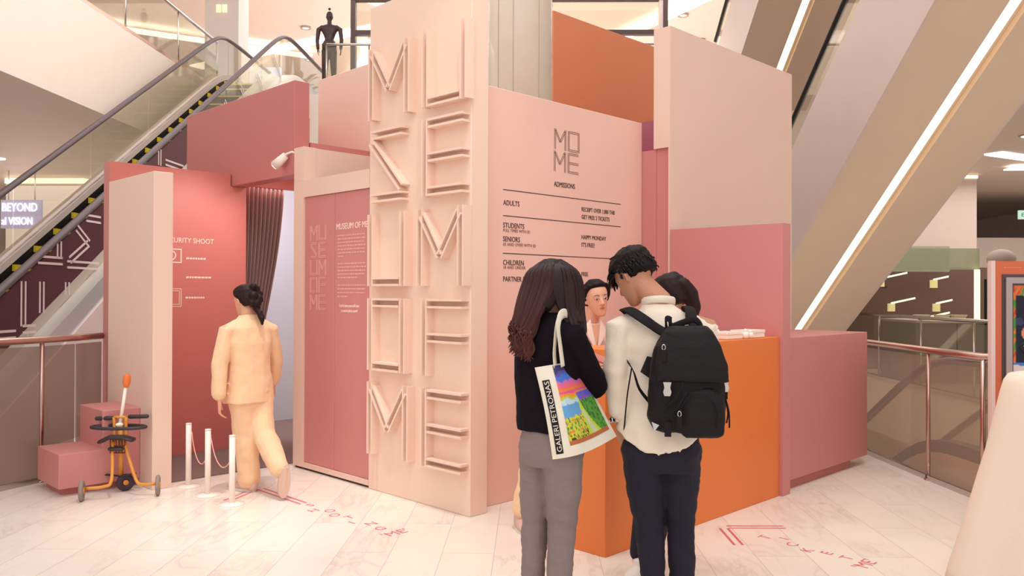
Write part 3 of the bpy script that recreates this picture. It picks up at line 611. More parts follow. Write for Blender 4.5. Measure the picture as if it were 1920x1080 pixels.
# gift boxes and little jars on the counter
for i, (x, y, w_, h_, lab) in enumerate([(5.24, 3.08, .22, .05, 'flat white box at the left of the counter display'), (5.52, 3.07, .24, .055, 'flat white box at the right of the counter display')]):
    t = thing('gift_box', lab, 'box', (x, y, 1.184)); bevel(obj('base', box(x-w_/2, x+w_/2, y-.07, y+.07, 1.185, 1.185+h_*.6), 'white_plastic', t), .003); bevel(obj('lid', box(x-w_/2-.003, x+w_/2+.003, y-.073, y+.073, 1.185+h_*.6, 1.185+h_), 'white_plastic', t), .003)
for i, (x, y, s) in enumerate([(5.27, 3.19, 1.25), (5.36, 3.0, .9), (5.43, 3.0, .8)]):
    t = thing('jar', ['tallest round white jar behind the flat boxes on the orange counter', 'left of the two small white jars on the counter edge', 'right of the two small white jars on the counter edge'][i], 'jar', (x, y, 1.184), 'small white jars on the counter')
    obj('body', lathe((x, y, 1.185), [(.018*s, 0), (.026*s, .008*s), (.028*s, .035*s), (.02*s, .05*s)], 16), 'white_plastic', t, True); obj('lid', ball((x, y, 1.185+.06*s), .017*s, 12, 8), 'white_plastic', t, True)
# floor decals
def decal_line(a, b, w_=.016, gap=.05):
    a = Vector(a+(0,)); b = Vector(b+(0,)); d = (b-a).normalized(); n = Vector((-d.y, d.x, 0)); out = []
    for s in (-1, 1):
        o_ = n*s*gap/2; out.append(extr([a+o_-n*w_/2+Vector((0, 0, .0005)), b+o_-n*w_/2+Vector((0, 0, .0005)), b+o_+n*w_/2+Vector((0, 0, .0005)), a+o_+n*w_/2+Vector((0, 0, .0005))], (0, 0, .001)))
    return join(*out)
t = thing('floor_decal', 'red TICKET floor lettering with double-line arrow, right of the counter', 'floor sign', (4.75, 2.3, 0))
obj('arrow', join(decal_line((4.735, 2.80), (4.486, 2.553)), decal_line((4.78, 2.80), (5.04, 2.54))), 'decal_red', t)
for ch, x, y in (('T', 4.747, 2.49), ('I', 4.803, 2.39), ('C', 4.725, 2.30), ('K', 4.679, 2.185), ('E', 4.713, 2.082), ('T', 4.71, 1.965)): text('letter', ch, .072, (x, y, .0006), (1, 0, 0), (0, 1, 0), 'decal_red', t, depth=.0004, align='CENTER', bold=.001)
text('lettering', "'ME'", .085, (4.58, 1.84, .0006), (1, 0, 0), (0, 1, 0), 'decal_red', t, depth=.0004, bold=.002)
t = thing('floor_decal', 'red SHOOTING floor lettering with double-line arrow, by the booth entrance', 'floor sign', (3.15, 5, 0))
obj('arrow', join(decal_line((3.15, 5.84), (3.15, 5.23)), decal_line((3.11, 5.86), (2.80, 5.68))), 'decal_red', t)
for k, (ch, x, y) in enumerate((('S', 3.16, 5.12), ('H', 3.10, 4.98), ('O', 3.175, 4.89), ('O', 3.137, 4.775), ('T', 3.179, 4.66), ('I', 3.113, 4.54), ('N', 3.19, 4.43), ('G', 3.166, 4.30))): text('letter', ch, .075, (x, y, .0006), (1, 0, 0), (0, 1, 0), 'decal_red', t, depth=.0004, align='CENTER', bold=.001)
text('lettering', "'ME'", .085, (3.08, 4.15, .0006), (1, 0, 0), (0, 1, 0), 'decal_red', t, depth=.0004, bold=.002)
# rope posts
PB = [(2.79, 6.30), (2.772, 5.93), (2.777, 5.56)]
for i, (x, y) in enumerate(PB):
    t = thing('rope_post', ['white barrier post nearest the pale free-standing panel', 'middle white barrier post of the three by the entrance', 'white barrier post nearest the walking staff member'][i], 'barrier post', (x, y, 0), 'white barrier posts at the entrance')
    obj('base', lathe((x, y, 0), [(.09, 0), (.09, .008), (.03, .014)], 24), 'white_plastic', t, True)
    obj('pole', box(x-.0, x, y, y, 0, 0) if 0 else cyl((x, y, .012), .021, .47, 20), 'white_plastic', t, True); obj('cap', cyl((x, y, .482), .022, .008, 20), 'white_plastic', t, True)
for i in range(2):
    a = Vector((*PB[i], .42)); b = Vector((*PB[i+1], .44)); pts = []
    for k in range(13):
        u = k/12; p_ = a.lerp(b, u); p_.z -= (.23 if i == 0 else .2)*(1-(2*u-1)**2)**(.8); pts.append(p_+Vector((.024, 0, 0)))
    o = obj('rope', tube(pts, .004, 8), M('rope_pink', (238, 168, 160), .6), None, True); tag(o, ['pink rope hanging between the first and middle white posts', 'pink rope hanging between the middle and nearest white posts'][i], 'rope', 'pink barrier ropes')


def vm(lat, dep, z): return mall(lat, dep, z, 44.918)
RT = thing('trolley', 'orange three-wheeled push trolley with black bars beside the stepped plinth', 'trolley', vm(-2.94, 6.3, 0))
def q_(x, y, z): return vm(-2.94+x, 6.3+y, z)
M('trolley_orange', (226, 150, 62), .35); M('grip_orange', (238, 120, 60), .4); M('trolley_black', (62, 48, 54), .45); M('wheel_grey', (150, 134, 124), .7)
obj('frame_tube', tube(smooth_path([q_(-.12, -.31, .085), q_(-.01, -.27, .09), q_(.03, -.24, .13), q_(-.03+.0, -.10, .34), q_(-.035, -.06, .42), q_(-.045, -.05, .56)]), .012, 8), 'trolley_orange', RT, True)
obj('frame_tube', tube(smooth_path([q_(.31, -.15, .085), q_(.21, -.15, .08), q_(.16, -.14, .12), q_(.06, -.08, .34), q_(.045, -.05, .42), q_(.045, -.05, .56)]), .012, 8), 'trolley_orange', RT, True)
obj('cross_tube', tube([q_(-.045, -.05, .56), q_(.045, -.05, .56)], .011, 8), 'trolley_orange', RT, True)
obj('front_tube', tube([q_(.0, -.03, .12), q_(.005, -.05, .5)], .018, 10), 'trolley_orange', RT, True)
obj('basket', join(*[tube([q_(-.055+.022*k, -.085, .30), q_(-.055+.022*k, -.085, .40)], .004, 6) for k in range(6)]+[tube([q_(-.055, -.085, z), q_(.055, -.085, z)], .006, 6) for z in (.30, .35, .40)]), M('basket_brown', (130, 70, 40), .5), RT, True)
pole = obj('pole', tube([q_(.0, -.05, .5), q_(.03, -.02, .80)], .0125, 12), 'white_plastic', RT, True)
obj('clamp', ball(q_(0, -.055, .505), (.03, .025, .016)), 'white_plastic', pole, True)
obj('grip', tube([q_(.03, -.02, .79), q_(.033, -.018, .815), q_(.036, -.016, .86)], [.02, .028, .027], 12, rnd=True), 'grip_orange', RT, True)
obj('armrest', tube([q_(-.19, -.02, .545), q_(-.05, -.02, .55)], .016, 10, rnd=True), 'trolley_black', RT, True)
obj('armrest', tube([q_(.06, -.02, .56), q_(.19, -.02, .563)], .016, 10, rnd=True), 'trolley_black', RT, True)
obj('oval_bar', tube([q_(-.0+.2*math.cos(t), -.07+.085*math.sin(t), .49) for t in [2*math.pi*i/32 for i in range(32)]], .013, 8, closed=True), 'trolley_black', RT, True)
obj('seat', tube([q_(-.12, -.10, .385), q_(-.05, -.10, .42), q_(.05, -.10, .42), q_(.12, -.10, .40)], (.05, .016), 10, up=(0, 0, 1), rnd=True), 'trolley_black', RT, True)
obj('seat_front', tube([q_(-.04, -.12, .335), q_(.05, -.12, .335)], (.03, .014), 10, up=(0, 0, 1), rnd=True), 'trolley_black', RT, True)
obj('footrest', tube([q_(-.11, -.03, .125), q_(0, -.04, .115), q_(.11, -.03, .135)], (.022, .006), 8, up=(0, 0, 1)), 'trolley_black', RT, True)
def wheel(c, ax, r, w_, mt, nm='wheel'):
    ax = ax.normalized(); u = ax.cross(Vector((0, 0, 1))).normalized(); v = ax.cross(u); ring = []
    for k in range(28):
        t = 2*math.pi*k/28; e = u*math.cos(t)+v*math.sin(t); ring.append([c+e*rr+ax*aa for rr, aa in ((r*.3, -w_*.4), (r*.85, -w_*.5), (r, -w_*.25), (r, w_*.25), (r*.85, w_*.5), (r*.3, w_*.4))])
    o = obj(nm, loft(ring+[ring[0]], False), mt, RT, True); obj('hub', tube([c-ax*w_*.6, c+ax*w_*.6], r*.32, 12), 'trolley_orange', o, True); return o
axv = (q_(1, .35, 0)-q_(0, 0, 0))
wheel(q_(-.14, -.33, .075), axv, .075, .03, 'wheel_grey'); wheel(q_(.33, -.15, .075), axv, .075, .03, 'wheel_grey'); wheel(q_(.03, -.02, .065), q_(1, -1.2, 0)-q_(0, 0, 0), .064, .03, 'trolley_black')

# ================================================================== people
VH = 44.918
def fuse(name, parts, voxel, mat, parent=None, sm=2, wr=0, wf=(14, 14, 5), seed=0, label=None):
    vf = join(*parts); me = bpy.data.meshes.new('t'); me.from_pydata([Vector(v) for v in vf[0]], [], vf[1])
    bm = bmesh.new(); bm.from_mesh(me); bmesh.ops.recalc_face_normals(bm, faces=bm.faces); bm.to_mesh(me); bm.free()
    o = bpy.data.objects.new('t', me); COL.objects.link(o)
    md = o.modifiers.new('r', 'REMESH'); md.mode = 'VOXEL'; md.voxel_size = voxel
    if sm: s = o.modifiers.new('s', 'SMOOTH'); s.iterations = sm; s.factor = .6
    bpy.context.view_layer.update()
    m2 = bpy.data.meshes.new_from_object(o.evaluated_get(bpy.context.evaluated_depsgraph_get())); bpy.data.objects.remove(o)
    n = len(m2.vertices); co = np.empty(n*3); m2.vertices.foreach_get('co', co); co = co.reshape(-1, 3)
    if wr:
        no = np.empty(n*3); m2.vertices.foreach_get('normal', no); no = no.reshape(-1, 3)
        k = np.array([noise.noise(Vector((c[0]*wf[0]+seed, c[1]*wf[1], c[2]*wf[2]+c[0]*4)))+.5*noise.noise(Vector((c[0]*wf[0]*2.1, c[1]*wf[1]*2.1+seed, c[2]*wf[2]*2.6))) for c in co])
        co = co+no*(k*wr)[:, None]
    co = co-np.array(org(parent)); m2.vertices.foreach_set('co', co.ravel())
    m2.polygons.foreach_set('use_smooth', [True]*len(m2.polygons)); m2.materials.clear(); m2.materials.append(MATS[mat] if isinstance(mat, str) else mat); m2.name = name
    o = bpy.data.objects.new(name, m2); COL.objects.link(o)
    if parent: o.parent = parent
    if label: o['label'] = label
    return o
class Fig:
    """a figure's own frame: x to the viewer's right, y away, z up; ang = facing turned right from 'away'"""
    def __init__(s, lat, dep, ang):
        s.lat, s.dep, s.a = lat, dep, R(ang); s.o = mall(lat, dep, 0, VH)
        s.X = mall(1, 0, 0, VH); s.Y = mall(0, 1, 0, VH)
    def p(s, x, y, z): return s.o+s.X*x+s.Y*y+Vector((0, 0, z))
    def v(s, x, y, z): return s.X*x+s.Y*y+Vector((0, 0, z))
    def H(s): return s.v(math.sin(s.a), math.cos(s.a), 0)
    def Rr(s): return s.v(math.cos(s.a), -math.sin(s.a), 0)
    def ring(s, c, a, b, n=28, e=2.3, ang=None, tilt=0):
        A = s.a if ang is None else R(ang); h = s.v(math.sin(A), math.cos(A), 0); r = s.v(math.cos(A), -math.sin(A), 0); out = []
        for i in range(n):
            t = 2*math.pi*i/n; ct, st = math.cos(t), math.sin(t)
            x = a*abs(ct)**(2/e)*(1 if ct > 0 else -1); y = b*abs(st)**(2/e)*(1 if st > 0 else -1)
            out.append(s.p(*c)+r*x+h*y+Vector((0, 0, tilt*y)))
        return out
    def limb(s, pts, rad, n=14): return tube([s.p(*q) for q in pts], rad, n, rnd=True)
def head_parts(c, H, pitch, k=1.0, roll=0):
    """c: head centre; H: horizontal facing; pitch down in degrees"""
    H = H.normalized(); Rt = H.cross(Vector((0, 0, 1))).normalized(); U = Vector((0, 0, 1)); p = R(-pitch)
    F = H*math.cos(p)+U*math.sin(p); U2 = Rt.cross(F); q = R(roll); Rt, U2 = Rt*math.cos(q)+U2*math.sin(q), U2*math.cos(q)-Rt*math.sin(q)
    f = lambda x, y, z: c+(Rt*x+F*y+U2*(z-.115))*k
    prof = [(-.006, .066, .016, .018), (.006, .056, .034, .032), (.03, .036, .056, .045), (.055, .022, .072, .055), (.085, .008, .087, .065), (.115, .0, .095, .071), (.15, -.006, .098, .075), (.18, -.008, .09, .069), (.205, -.008, .066, .05), (.222, -.006, .03, .022)]
    rings = []
    for z, yc, b, a in prof:
        rings.append([f(a*math.cos(t), yc+b*math.sin(t)*(1.0 if math.sin(t) < 0 else .97), z) for t in [2*math.pi*i/24 for i in range(24)]])
    parts = [loft(rings), tube([f(0, .083, .125), f(0, .098, .10), f(0, .107, .082), f(0, .096, .074)], [.006, .009, .0125, .010], 8, rnd=True),
             tube([f(-.012, .094, .078), f(.012, .094, .078)], .008, 8, rnd=True), tube([f(-.016, .084, .05), f(0, .09, .051), f(.016, .084, .05)], .008, 8, rnd=True)]
    for s in (-1, 1): parts.append(tube([f(s*.07, -.004, .08), f(s*.077, -.012, .095), f(s*.08, -.014, .112), f(s*.077, -.006, .128), f(s*.071, .004, .12)], .0075, 8, rnd=True)); parts.append(tube([f(s*.02, .078, .13), f(s*.045, .068, .13)], .009, 8, rnd=True))
    return parts, f
def hand_parts(wr, d, pn, side, curl=25, k=1.0, spread=1.0):
    """wr wrist, d finger direction, pn palm normal, side +1/-1 thumb side along d x pn"""
    d = d.normalized(); pn = (pn-d*pn.dot(d)).normalized(); s = d.cross(pn)*side; out = []
    pal = [wr, wr+d*.03*k, wr+d*.06*k, wr+d*.088*k]
    out.append(tube(pal, [(.024*k, .018*k), (.034*k, .015*k), (.040*k, .014*k), (.039*k, .012*k)], 12, up=pn, rnd=True))
    for j, (off, ln, r) in enumerate(((.030, .070, .0085), (.010, .078, .009), (-.010, .073, .0085), (-.029, .057, .0075))):
        q = wr+d*.086*k+s*off*k; dd = (d+s*off*1.6*spread).normalized(); pts = [q-dd*.015*k, q]; a = R(curl*(1+.12*j))
        for m_ in (.45, .32, .26):
            dd = (dd*math.cos(a)+pn*math.sin(a)).normalized(); q = q+dd*ln*m_*k; pts.append(q)
        out.append(tube(pts, [r*k, r*k, r*k*.95, r*k*.9, r*k*.8], 8, rnd=True))
    q = wr+d*.02*k+s*.026*k; dd = (d*.65+s*.7+pn*.35).normalized(); pts = [q]
    for m_, t in ((.035, 0), (.03, 18), (.024, 20)):
        dd = (dd*math.cos(R(t))+d*math.sin(R(t))).normalized(); q = q+dd*m_*k; pts.append(q)
    out.append(tube(pts, [.014*k, .0115*k, .0098*k, .0085*k], 8, rnd=True))
    return out
def locks(name, paths, parent, cols, rad=.006, n=5):
    """hair strands: every path is a tapered flattened strand; one mesh"""
    V, F_, C = [], [], []
    for pth, (c0, c1) in zip(paths, cols):
        P = smooth_path(pth, 4); N = len(P); rr = [(rad*1.7*min(1, .35+3*i/N)*min(1, (N-1-i)/N*3+.15), rad*.7*min(1, .4+3*i/N)*min(1, (N-1-i)/N*3+.15)) for i in range(N)]
        v, f = tube(P, rr, n); k = len(V); V += v; F_ += [tuple(i+k for i in q) for q in f]
        for i in range(N):
            t = i/(N-1); C += [tuple(a*(1-t)+b*t for a, b in zip(c0, c1))+(1,)]*n
    o = obj(name, (V, F_), vmat('hair_strands', .5), parent, True)
    at = o.data.color_attributes.new('pattern', 'FLOAT_COLOR', 'POINT'); at.data.foreach_set('color', np.array(C, dtype=np.float32).ravel()); return o
M('skin', (226, 168, 140), .5, vary=.04, vscale=20, bump=.04, bscale=120); M('skin_tan', (196, 138, 110), .5, vary=.04, vscale=20)
M('hair_black', (24, 15, 17), .55, spec=.2, vary=.2, vscale=60); M('hair_brown', (40, 24, 25), .5, spec=.2, vary=.2, vscale=60)
M('peach_suit', (242, 200, 160), .75, bump=.15, bscale=60, sheen=.2); M('peach_suit_lit', (250, 222, 210), .75, bump=.15, bscale=60)  # second suit: same peach uniform, pinkish light put into its colour
M('knit_black', (24, 17, 24), .95, bump=.4, bscale=220, spec=.15); M('denim_grey', (138, 122, 120), .85, bump=.35, bscale=260); M('denim_navy', (28, 24, 40), .85, bump=.35, bscale=260)
M('shirt_white', (236, 220, 204), .75, bump=.2, bscale=120); M('nylon_black', (20, 13, 17), .6, spec=.3, bump=.25, bscale=90); M('web_black', (26, 18, 23), .75, spec=.3, bump=.3, bscale=300)
M('canvas', (238, 228, 212), .85, bump=.3, bscale=260); M('leather_white', (226, 214, 206), .5); M('shoe_pink', (214, 178, 164), .6); M('eye_white', (240, 232, 226), .3, vary=0); M('eye_dark', (30, 18, 16), .2, vary=0); M('lips', (196, 96, 88), .4, vary=0); M('belt_dark', (24, 22, 34), .6)
def shoe(f, heel, toe, parent, mat, w_=.042, sole='leather_white', up=None):
    up = up or Vector((0, 0, 1)); d = (toe-heel); L_ = d.length; d.normalize()
    o = fuse('shoe', [tube([heel+d*.02+up*.035, heel+d*L_*.35+up*.04, heel+d*L_*.65+up*.03, heel+d*(L_-.03)+up*.022], [(w_*.8, .04), (w_*.9, .042), (w_*1.05, .032), (w_*.8, .02)], 14, up=up, rnd=True), tube([heel+d*.035+up*.05, heel+d*.04+up*.085], w_*.9, 12, rnd=True)], .007, mat, parent)
    side = d.cross(up); pts = []
    for k in range(20):
        t = k/19*2*math.pi; pts.append(heel+d*(L_/2+math.cos(t)*L_/2)+side*math.sin(t)*w_*(1.0+.12*math.cos(t)))
    obj('sole', extr([p+up*.001 for p in pts], up*.018), sole, o); return o

# ---------------- person 1: man with backpack
mn = Fig((1240-960)/1559*3.8, 3.8, 14)
P = thing('person', 'person in a white shirt and dark jeans seen from behind, wearing a black backpack', 'person', mn.o)
hd = mn.v(math.sin(R(-42)), math.cos(R(-42)), 0); hc = mn.p(-.115, .07, 1.585)
hp, hf = head_parts(hc, hd, 34, 1.02)
wrl = mn.p(-.19, .03, .915); wrr = mn.p(.06, .34, 1.10)
skin = hp+[mn.limb([(-.0, 0, 1.38), (-.01, .01, 1.47), (-.085, .045, 1.545)], [.075, .058, .056]),
  loft([mn.ring((0, .0, .80), .15, .10), mn.ring((0, .0, .90), .165, .105), mn.ring((0, .01, 1.05), .14, .09), mn.ring((0, 0, 1.22), .17, .10), mn.ring((0, 0, 1.34), .18, .095), mn.ring((0, 0, 1.40), .11, .07)]),
  mn.limb([(-.12, 0, 1.36), (-.195, 0, 1.35), (-.205, -.01, 1.13), (-.19, .03, .93)], [.055, .055, .038, .027]), mn.limb([(.12, 0, 1.36), (.2, .01, 1.355), (.235, .08, 1.12), (.07, .33, 1.1)], [.055, .055, .038, .027]),
  mn.limb([(-.09, .0, .86), (-.055, .01, .45), (-.035, -.02, .08)], [.085, .055, .038]), mn.limb([(.09, .0, .86), (.09, .02, .45), (.095, .0, .08)], [.085, .055, .038])]
skin += hand_parts(wrl, mn.v(.12, .12, -1), mn.v(1, .2, .1), -1, 18)+hand_parts(wrr, mn.v(-.5, .8, .0), mn.v(0, 0, 1), 1, 30)
fuse('body', skin, .0065, 'skin_tan', P)
def hem(r_, c=1.0):
    for p_ in r_:
        q = (p_-mn.o); back = max(0, -(q.dot(mn.H()))/.13); side = abs(q.dot(mn.Rr()))/.19; p_.z += -.035*back*(1-side**2)+.045*side**3
    return r_
sh = [loft([hem(mn.ring((.0, -.006, .83), .200, .150)), mn.ring((.0, -.004, .90), .194, .143), mn.ring((0, .0, 1.0), .168, .118), mn.ring((0, -.002, 1.15), .178, .122), mn.ring((0, -.005, 1.28), .195, .125), mn.ring((0, 0, 1.36), .175, .11), mn.ring((-.004, 0, 1.42), .10, .085), mn.ring((-.012, .012, 1.445), .078, .075), mn.ring((-.014, .014, 1.46), .073, .070)]),
      mn.limb([(-.12, 0, 1.35), (-.19, 0, 1.345), (-.205, -.012, 1.15), (-.19, .02, .965)], [.07, .07, .062, .05]), mn.limb([(.12, 0, 1.35), (.19, .01, 1.345), (.235, .07, 1.13), (.1, .27, 1.1)], [.07, .07, .06, .048])]
o = fuse('shirt', sh, .008, 'shirt_white', P, 7, .010, (9, 9, 7), 3)
obj('collar', join(tube([mn.p(-.012+.074*math.cos(t), .012+.074*math.sin(t), 1.462-.014*math.sin(t)) for t in [2*math.pi*i/20 for i in range(20)]], (.005, .017), 8, up=(0, 0, 1), closed=True)), 'shirt_white', P, True)
tr = [loft([mn.ring((0, 0, .70), .165, .115), mn.ring((0, -.012, .80), .176, .122), mn.ring((0, -.008, .88), .160, .108), mn.ring((0, 0, .92), .165, .11)]),
      mn.limb([(-.088, -.008, .80), (-.072, .0, .62), (-.052, .01, .45), (-.04, -.01, .25), (-.035, -.02, .09)], [.098, .088, .066, .060, .052]), mn.limb([(.088, -.008, .80), (.09, .0, .62), (.093, .02, .45), (.095, 0, .25), (.097, 0, .09)], [.098, .085, .064, .060, .052])]
tj = fuse('jeans', tr, .008, 'denim_navy', P, 2, .007, (10, 10, 16), 9)
for x, y in ((-.035, -.02), (.097, 0)): shoe(mn, mn.p(x, y-.07, 0), mn.p(x*1.3, y+.18, 0), P, 'black')
# hair: cropped crown, longer on top
hx = [loft([[hf(a*math.cos(t), yc+b*math.sin(t), z+zz*math.sin(t)) for t in [2*math.pi*i/24 for i in range(24)]] for z, yc, b, a, zz in ((.085, -.045, .056, .062, .0), (.12, -.028, .088, .079, .03), (.15, -.012, .110, .085, .02), (.19, -.008, .108, .082, .0), (.222, -.006, .088, .066, 0), (.245, -.004, .045, .036, 0))])]
hb = fuse('hair', hx, .008, 'hair_black', P, 2, .006, (40, 40, 40), 2)
random.seed(11); pt, cl = [], []
kb = (.008, .005, .006)
for i in range(420):
    th = random.uniform(0, 2*math.pi); ph = random.uniform(.0, 1.0)**.7*1.75
    x, y, z = .078*math.sin(ph)*math.cos(th), -.005+.104*math.sin(ph)*math.sin(th), .14+.1*math.cos(ph)
    front = math.sin(th) > .3; nx = Vector((x/.078, (y+.005)/.104, (z-.14)/.1))
    if ph > 1.5 and math.sin(th) > .5: continue
    q0 = Vector((x, y, z)); dr = Vector((nx.x*.15, (.9 if front else -.25), -.75 if ph > .6 else -.1))+Vector([random.uniform(-.22, .22) for _ in range(3)])
    ln = random.uniform(.028, .05); q1 = q0+nx*.007+dr*ln*.5; q2 = q1+dr*ln*.5-nx*(.009 if ph > .5 else 0)
    pt.append([hf(*q0), hf(*q1), hf(*q2)]); cl.append((kb, kb))
locks('hair_strand', pt, hb, cl, .004)
obj('watch', join(tube([wrl+Vector((0, 0, .005))+mn.v(.031*math.cos(t), .026*math.sin(t), 0) for t in [2*math.pi*i/18 for i in range(18)]], (.004, .010), 8, up=(0, 0, 1), closed=True), ball(wrl+mn.v(-.034, -.006, .005), (.008, .014, .015))), 'steel', P, True)

# backpack
BP = thing('backpack', 'black nylon backpack with flap, steel buckles and small triangle badge, worn on the back', 'backpack', mn.p(.08, -.22, .9))
bfig = Fig(mn.lat+.075, mn.dep-.205, 10)
def bring(z, a, b, y=0, x=0): return bfig.ring((x, y, z), a, b, 32, 3.2)
fuse('body', [loft([bring(.905, .11, .055), bring(.92, .146, .083), bring(.97, .164, .1, 0, -.004), bring(1.06, .165, .102, 0, -.002), bring(1.18, .152, .098), bring(1.27, .136, .088), bring(1.33, .108, .07), bring(1.35, .075, .045)])], .008, 'nylon_black', BP, 3, .009, (14, 14, 9), 5)
fl = fuse('flap', [loft([bring(1.13, .148, .012, -.108), bring(1.135, .152, .02, -.104), bring(1.2, .15, .03, -.09), bring(1.28, .132, .05, -.055), bring(1.34, .104, .065, -.02), bring(1.362, .08, .05, -.01)])], .007, 'nylon_black', BP, 3, .003, (12, 12, 12), 6)
pk = fuse('front_pocket', [loft([bfig.ring((.045, -.098, z), a, b, 24, 3) for z, a, b in ((.895, .07, .012), (.91, .088, .03), (.98, .094, .04), (1.05, .088, .034), (1.09, .066, .02), (1.105, .04, .008))])], .007, 'nylon_black', BP, 2, .004, (16, 16, 14), 7)
def bpp(x, y, z): return bfig.o+bfig.Rr()*x+bfig.H()*y+Vector((0, 0, z))
arc = [bpp(.045+.078*math.cos(t), -.137+.004*abs(math.cos(t)), .99+.095*math.sin(t)) for t in [math.pi*(1.15-1.3*i/24) for i in range(25)]]
obj('zipper', tube(arc, .0025, 6), 'web_black', pk, True)
def puller(x, y, z, nm='zip_pull', par=BP):
    o = obj(nm, join(tube([bpp(x+.007*math.cos(t), y, z+.012*math.sin(t)) for t in [2*math.pi*i/12 for i in range(12)]], .0022, 6, closed=True)), 'steel', par, True, 'small steel zip ring')
    obj('tab', extr([bpp(x-.009, y-.003, z-.01), bpp(x+.009, y-.003, z-.01), bpp(x+.011, y-.003, z-.06), bpp(x-.011, y-.003, z-.06)], bfig.H()*.005), 'web_black', o)
puller(-.10, -.118, 1.275); puller(-.035, -.14, 1.0, par=BP)
obj('zip_pull', tube([bpp(-.154, -.03, 1.12), bpp(-.154, -.05, 1.12), bpp(-.156, -.05, 1.05)], .003, 6), 'steel', BP)
for (x, y, z) in ((-.085, -.122, 1.10), (.155, -.05, 1.115)):
    bu = obj('buckle', join(extr([bpp(x+a, y, z+b) for a, b in ((-.017, .03), (.017, .03), (.012, .008), (.017, -.012), (.012, -.028), (-.012, -.028), (-.017, -.012), (-.012, .008))], -bfig.H()*.008)), 'steel', BP, label='steel side-release buckle')
    obj('strap', extr([bpp(x+a, y+.004, z+b) for a, b in ((-.012, .045), (.012, .045), (.012, -.06), (-.012, -.06))], -bfig.H()*.003), 'web_black', bu)
obj('drawcord', join(tube(smooth_path([bpp(-.02, -.12, 1.13), bpp(-.045, -.13, 1.07), bpp(-.085, -.128, 1.03), bpp(-.10, -.124, 1.0), bpp(-.075, -.13, .995), bpp(-.04, -.135, 1.03), bpp(.0, -.13, 1.1)]), .0035, 6)), 'web_black', BP, True)
obj('badge', extr([bpp(-.15, -.078, .955), bpp(-.118, -.096, .945), bpp(-.138, -.09, .917)], bfig.H()*-.004), 'steel', BP, label='small steel triangle badge')
obj('lower_strap', join(extr([bpp(-.082+a, -.112, z) for a, z in ((-.014, .96), (.014, .96), (.014, .9), (-.014, .9))], -bfig.H()*.006)), 'web_black', BP)
obj('handle', tube(smooth_path([bpp(-.085, .02, 1.33), bpp(-.09, .0, 1.385), bpp(-.075, -.01, 1.39), bpp(-.065, .0, 1.36), bpp(-.02, 0, 1.375), bpp(.03, .0, 1.39), bpp(.06, .02, 1.36), bpp(.06, .03, 1.33)]), (.005, .014), 8, up=(0, 0, 1)), 'web_black', BP, True)
def webb(pts, wd=.026, th=.005, up=None): return tube(smooth_path(pts), (wd, th), 8, up=up)
obj('shoulder_strap', webb([bpp(-.05, .04, 1.31), mn.p(-.03, -.135, 1.34), mn.p(-.095, -.125, 1.385), mn.p(-.15, -.06, 1.425), mn.p(-.165, .01, 1.43), mn.p(-.155, .08, 1.39), mn.p(-.15, .125, 1.28), mn.p(-.16, .12, 1.1)], up=mn.v(-.1, -1, .9)), 'web_black', BP, True)
obj('shoulder_strap', webb([bpp(.08, .05, 1.33), mn.p(.115, -.125, 1.375), mn.p(.118, -.08, 1.42), mn.p(.12, 0, 1.44), mn.p(.125, .09, 1.39), mn.p(.13, .125, 1.28), mn.p(.16, .12, 1.1)], up=mn.v(.1, -1, .9)), 'web_black', BP, True)
obj('lower_webbing', tube(smooth_path([bpp(-.14, .06, 1.0), mn.p(-.12, -.14, 1.08), mn.p(-.15, -.12, 1.17), mn.p(-.19, .09, 1.24)]), (.011, .002), 8, up=(.2, -1, 0)), 'web_black', BP, True)
obj('lower_webbing', tube(smooth_path([mn.p(-.152, -.118, 1.17), mn.p(-.168, -.10, 1.05), mn.p(-.175, -.07, .93), mn.p(-.178, -.05, .86)]), (.004, .002), 8), 'web_black', BP, True)
obj('side_cords', join(*[tube(smooth_path([bpp(.158, -.04, 1.06), bpp(.168+.004*k, -.05, 1.0), bpp(.162+.012*k, -.05, .955-.02*k)]), .004, 6) for k in range(2)]), 'web_black', BP, True)
bk = thing('notebook', 'black folder corner sticking out between the back and the backpack', 'folder', mn.p(-.08, -.12, 1.1))
obj('cover', extr([mn.p(-.115, -.125, 1.155), mn.p(-.085, -.125, 1.225), mn.p(.02, -.122, 1.2), mn.p(-.02, -.122, 1.09)], mn.v(0, -.008, 0)), 'black', bk)

# ---------------- person 2: woman with tote
wn = Fig((1035-960)/1559*3.75, 3.75, 48)
P = thing('person', 'person with long dark hair, black sweater and grey jeans carrying a tote bag', 'person', wn.o)
hd = wn.v(math.sin(R(40)), math.cos(R(40)), 0); hc = wn.p(.005, .03, 1.53); hp, hf = head_parts(hc, hd, 28, .98)
wr2 = wn.p(.20, .25, 1.135); wl2 = wn.p(.2, .34, 1.10)
skin = hp+[wn.limb([(-.02, .0, 1.33), (-.015, .01, 1.42), (.0, .02, 1.47)], [.06, .048, .05]),
  loft([wn.ring((0, 0, .80), .15, .10), wn.ring((-.01, 0, .92), .15, .09), wn.ring((-.025, 0, 1.05), .12, .08), wn.ring((-.03, 0, 1.2), .14, .09), wn.ring((-.03, 0, 1.33), .15, .08), wn.ring((-.02, 0, 1.39), .08, .06)]),
  wn.limb([(.03, -.07, 1.34), (.085, -.125, 1.335), (.2, .03, 1.09), (.2, .24, 1.13)], [.045, .042, .033, .023]), wn.limb([(-.08, .08, 1.34), (-.12, .13, 1.34), (-.02, .28, 1.08), (.19, .34, 1.1)], [.045, .042, .033, .023]),
  wn.limb([(.045, -.05, .84), (.042, -.02, .46), (.03, -.04, .08)], [.08, .05, .034]), wn.limb([(-.06, .05, .84), (-.075, .06, .46), (-.075, .05, .08)], [.08, .05, .034])]
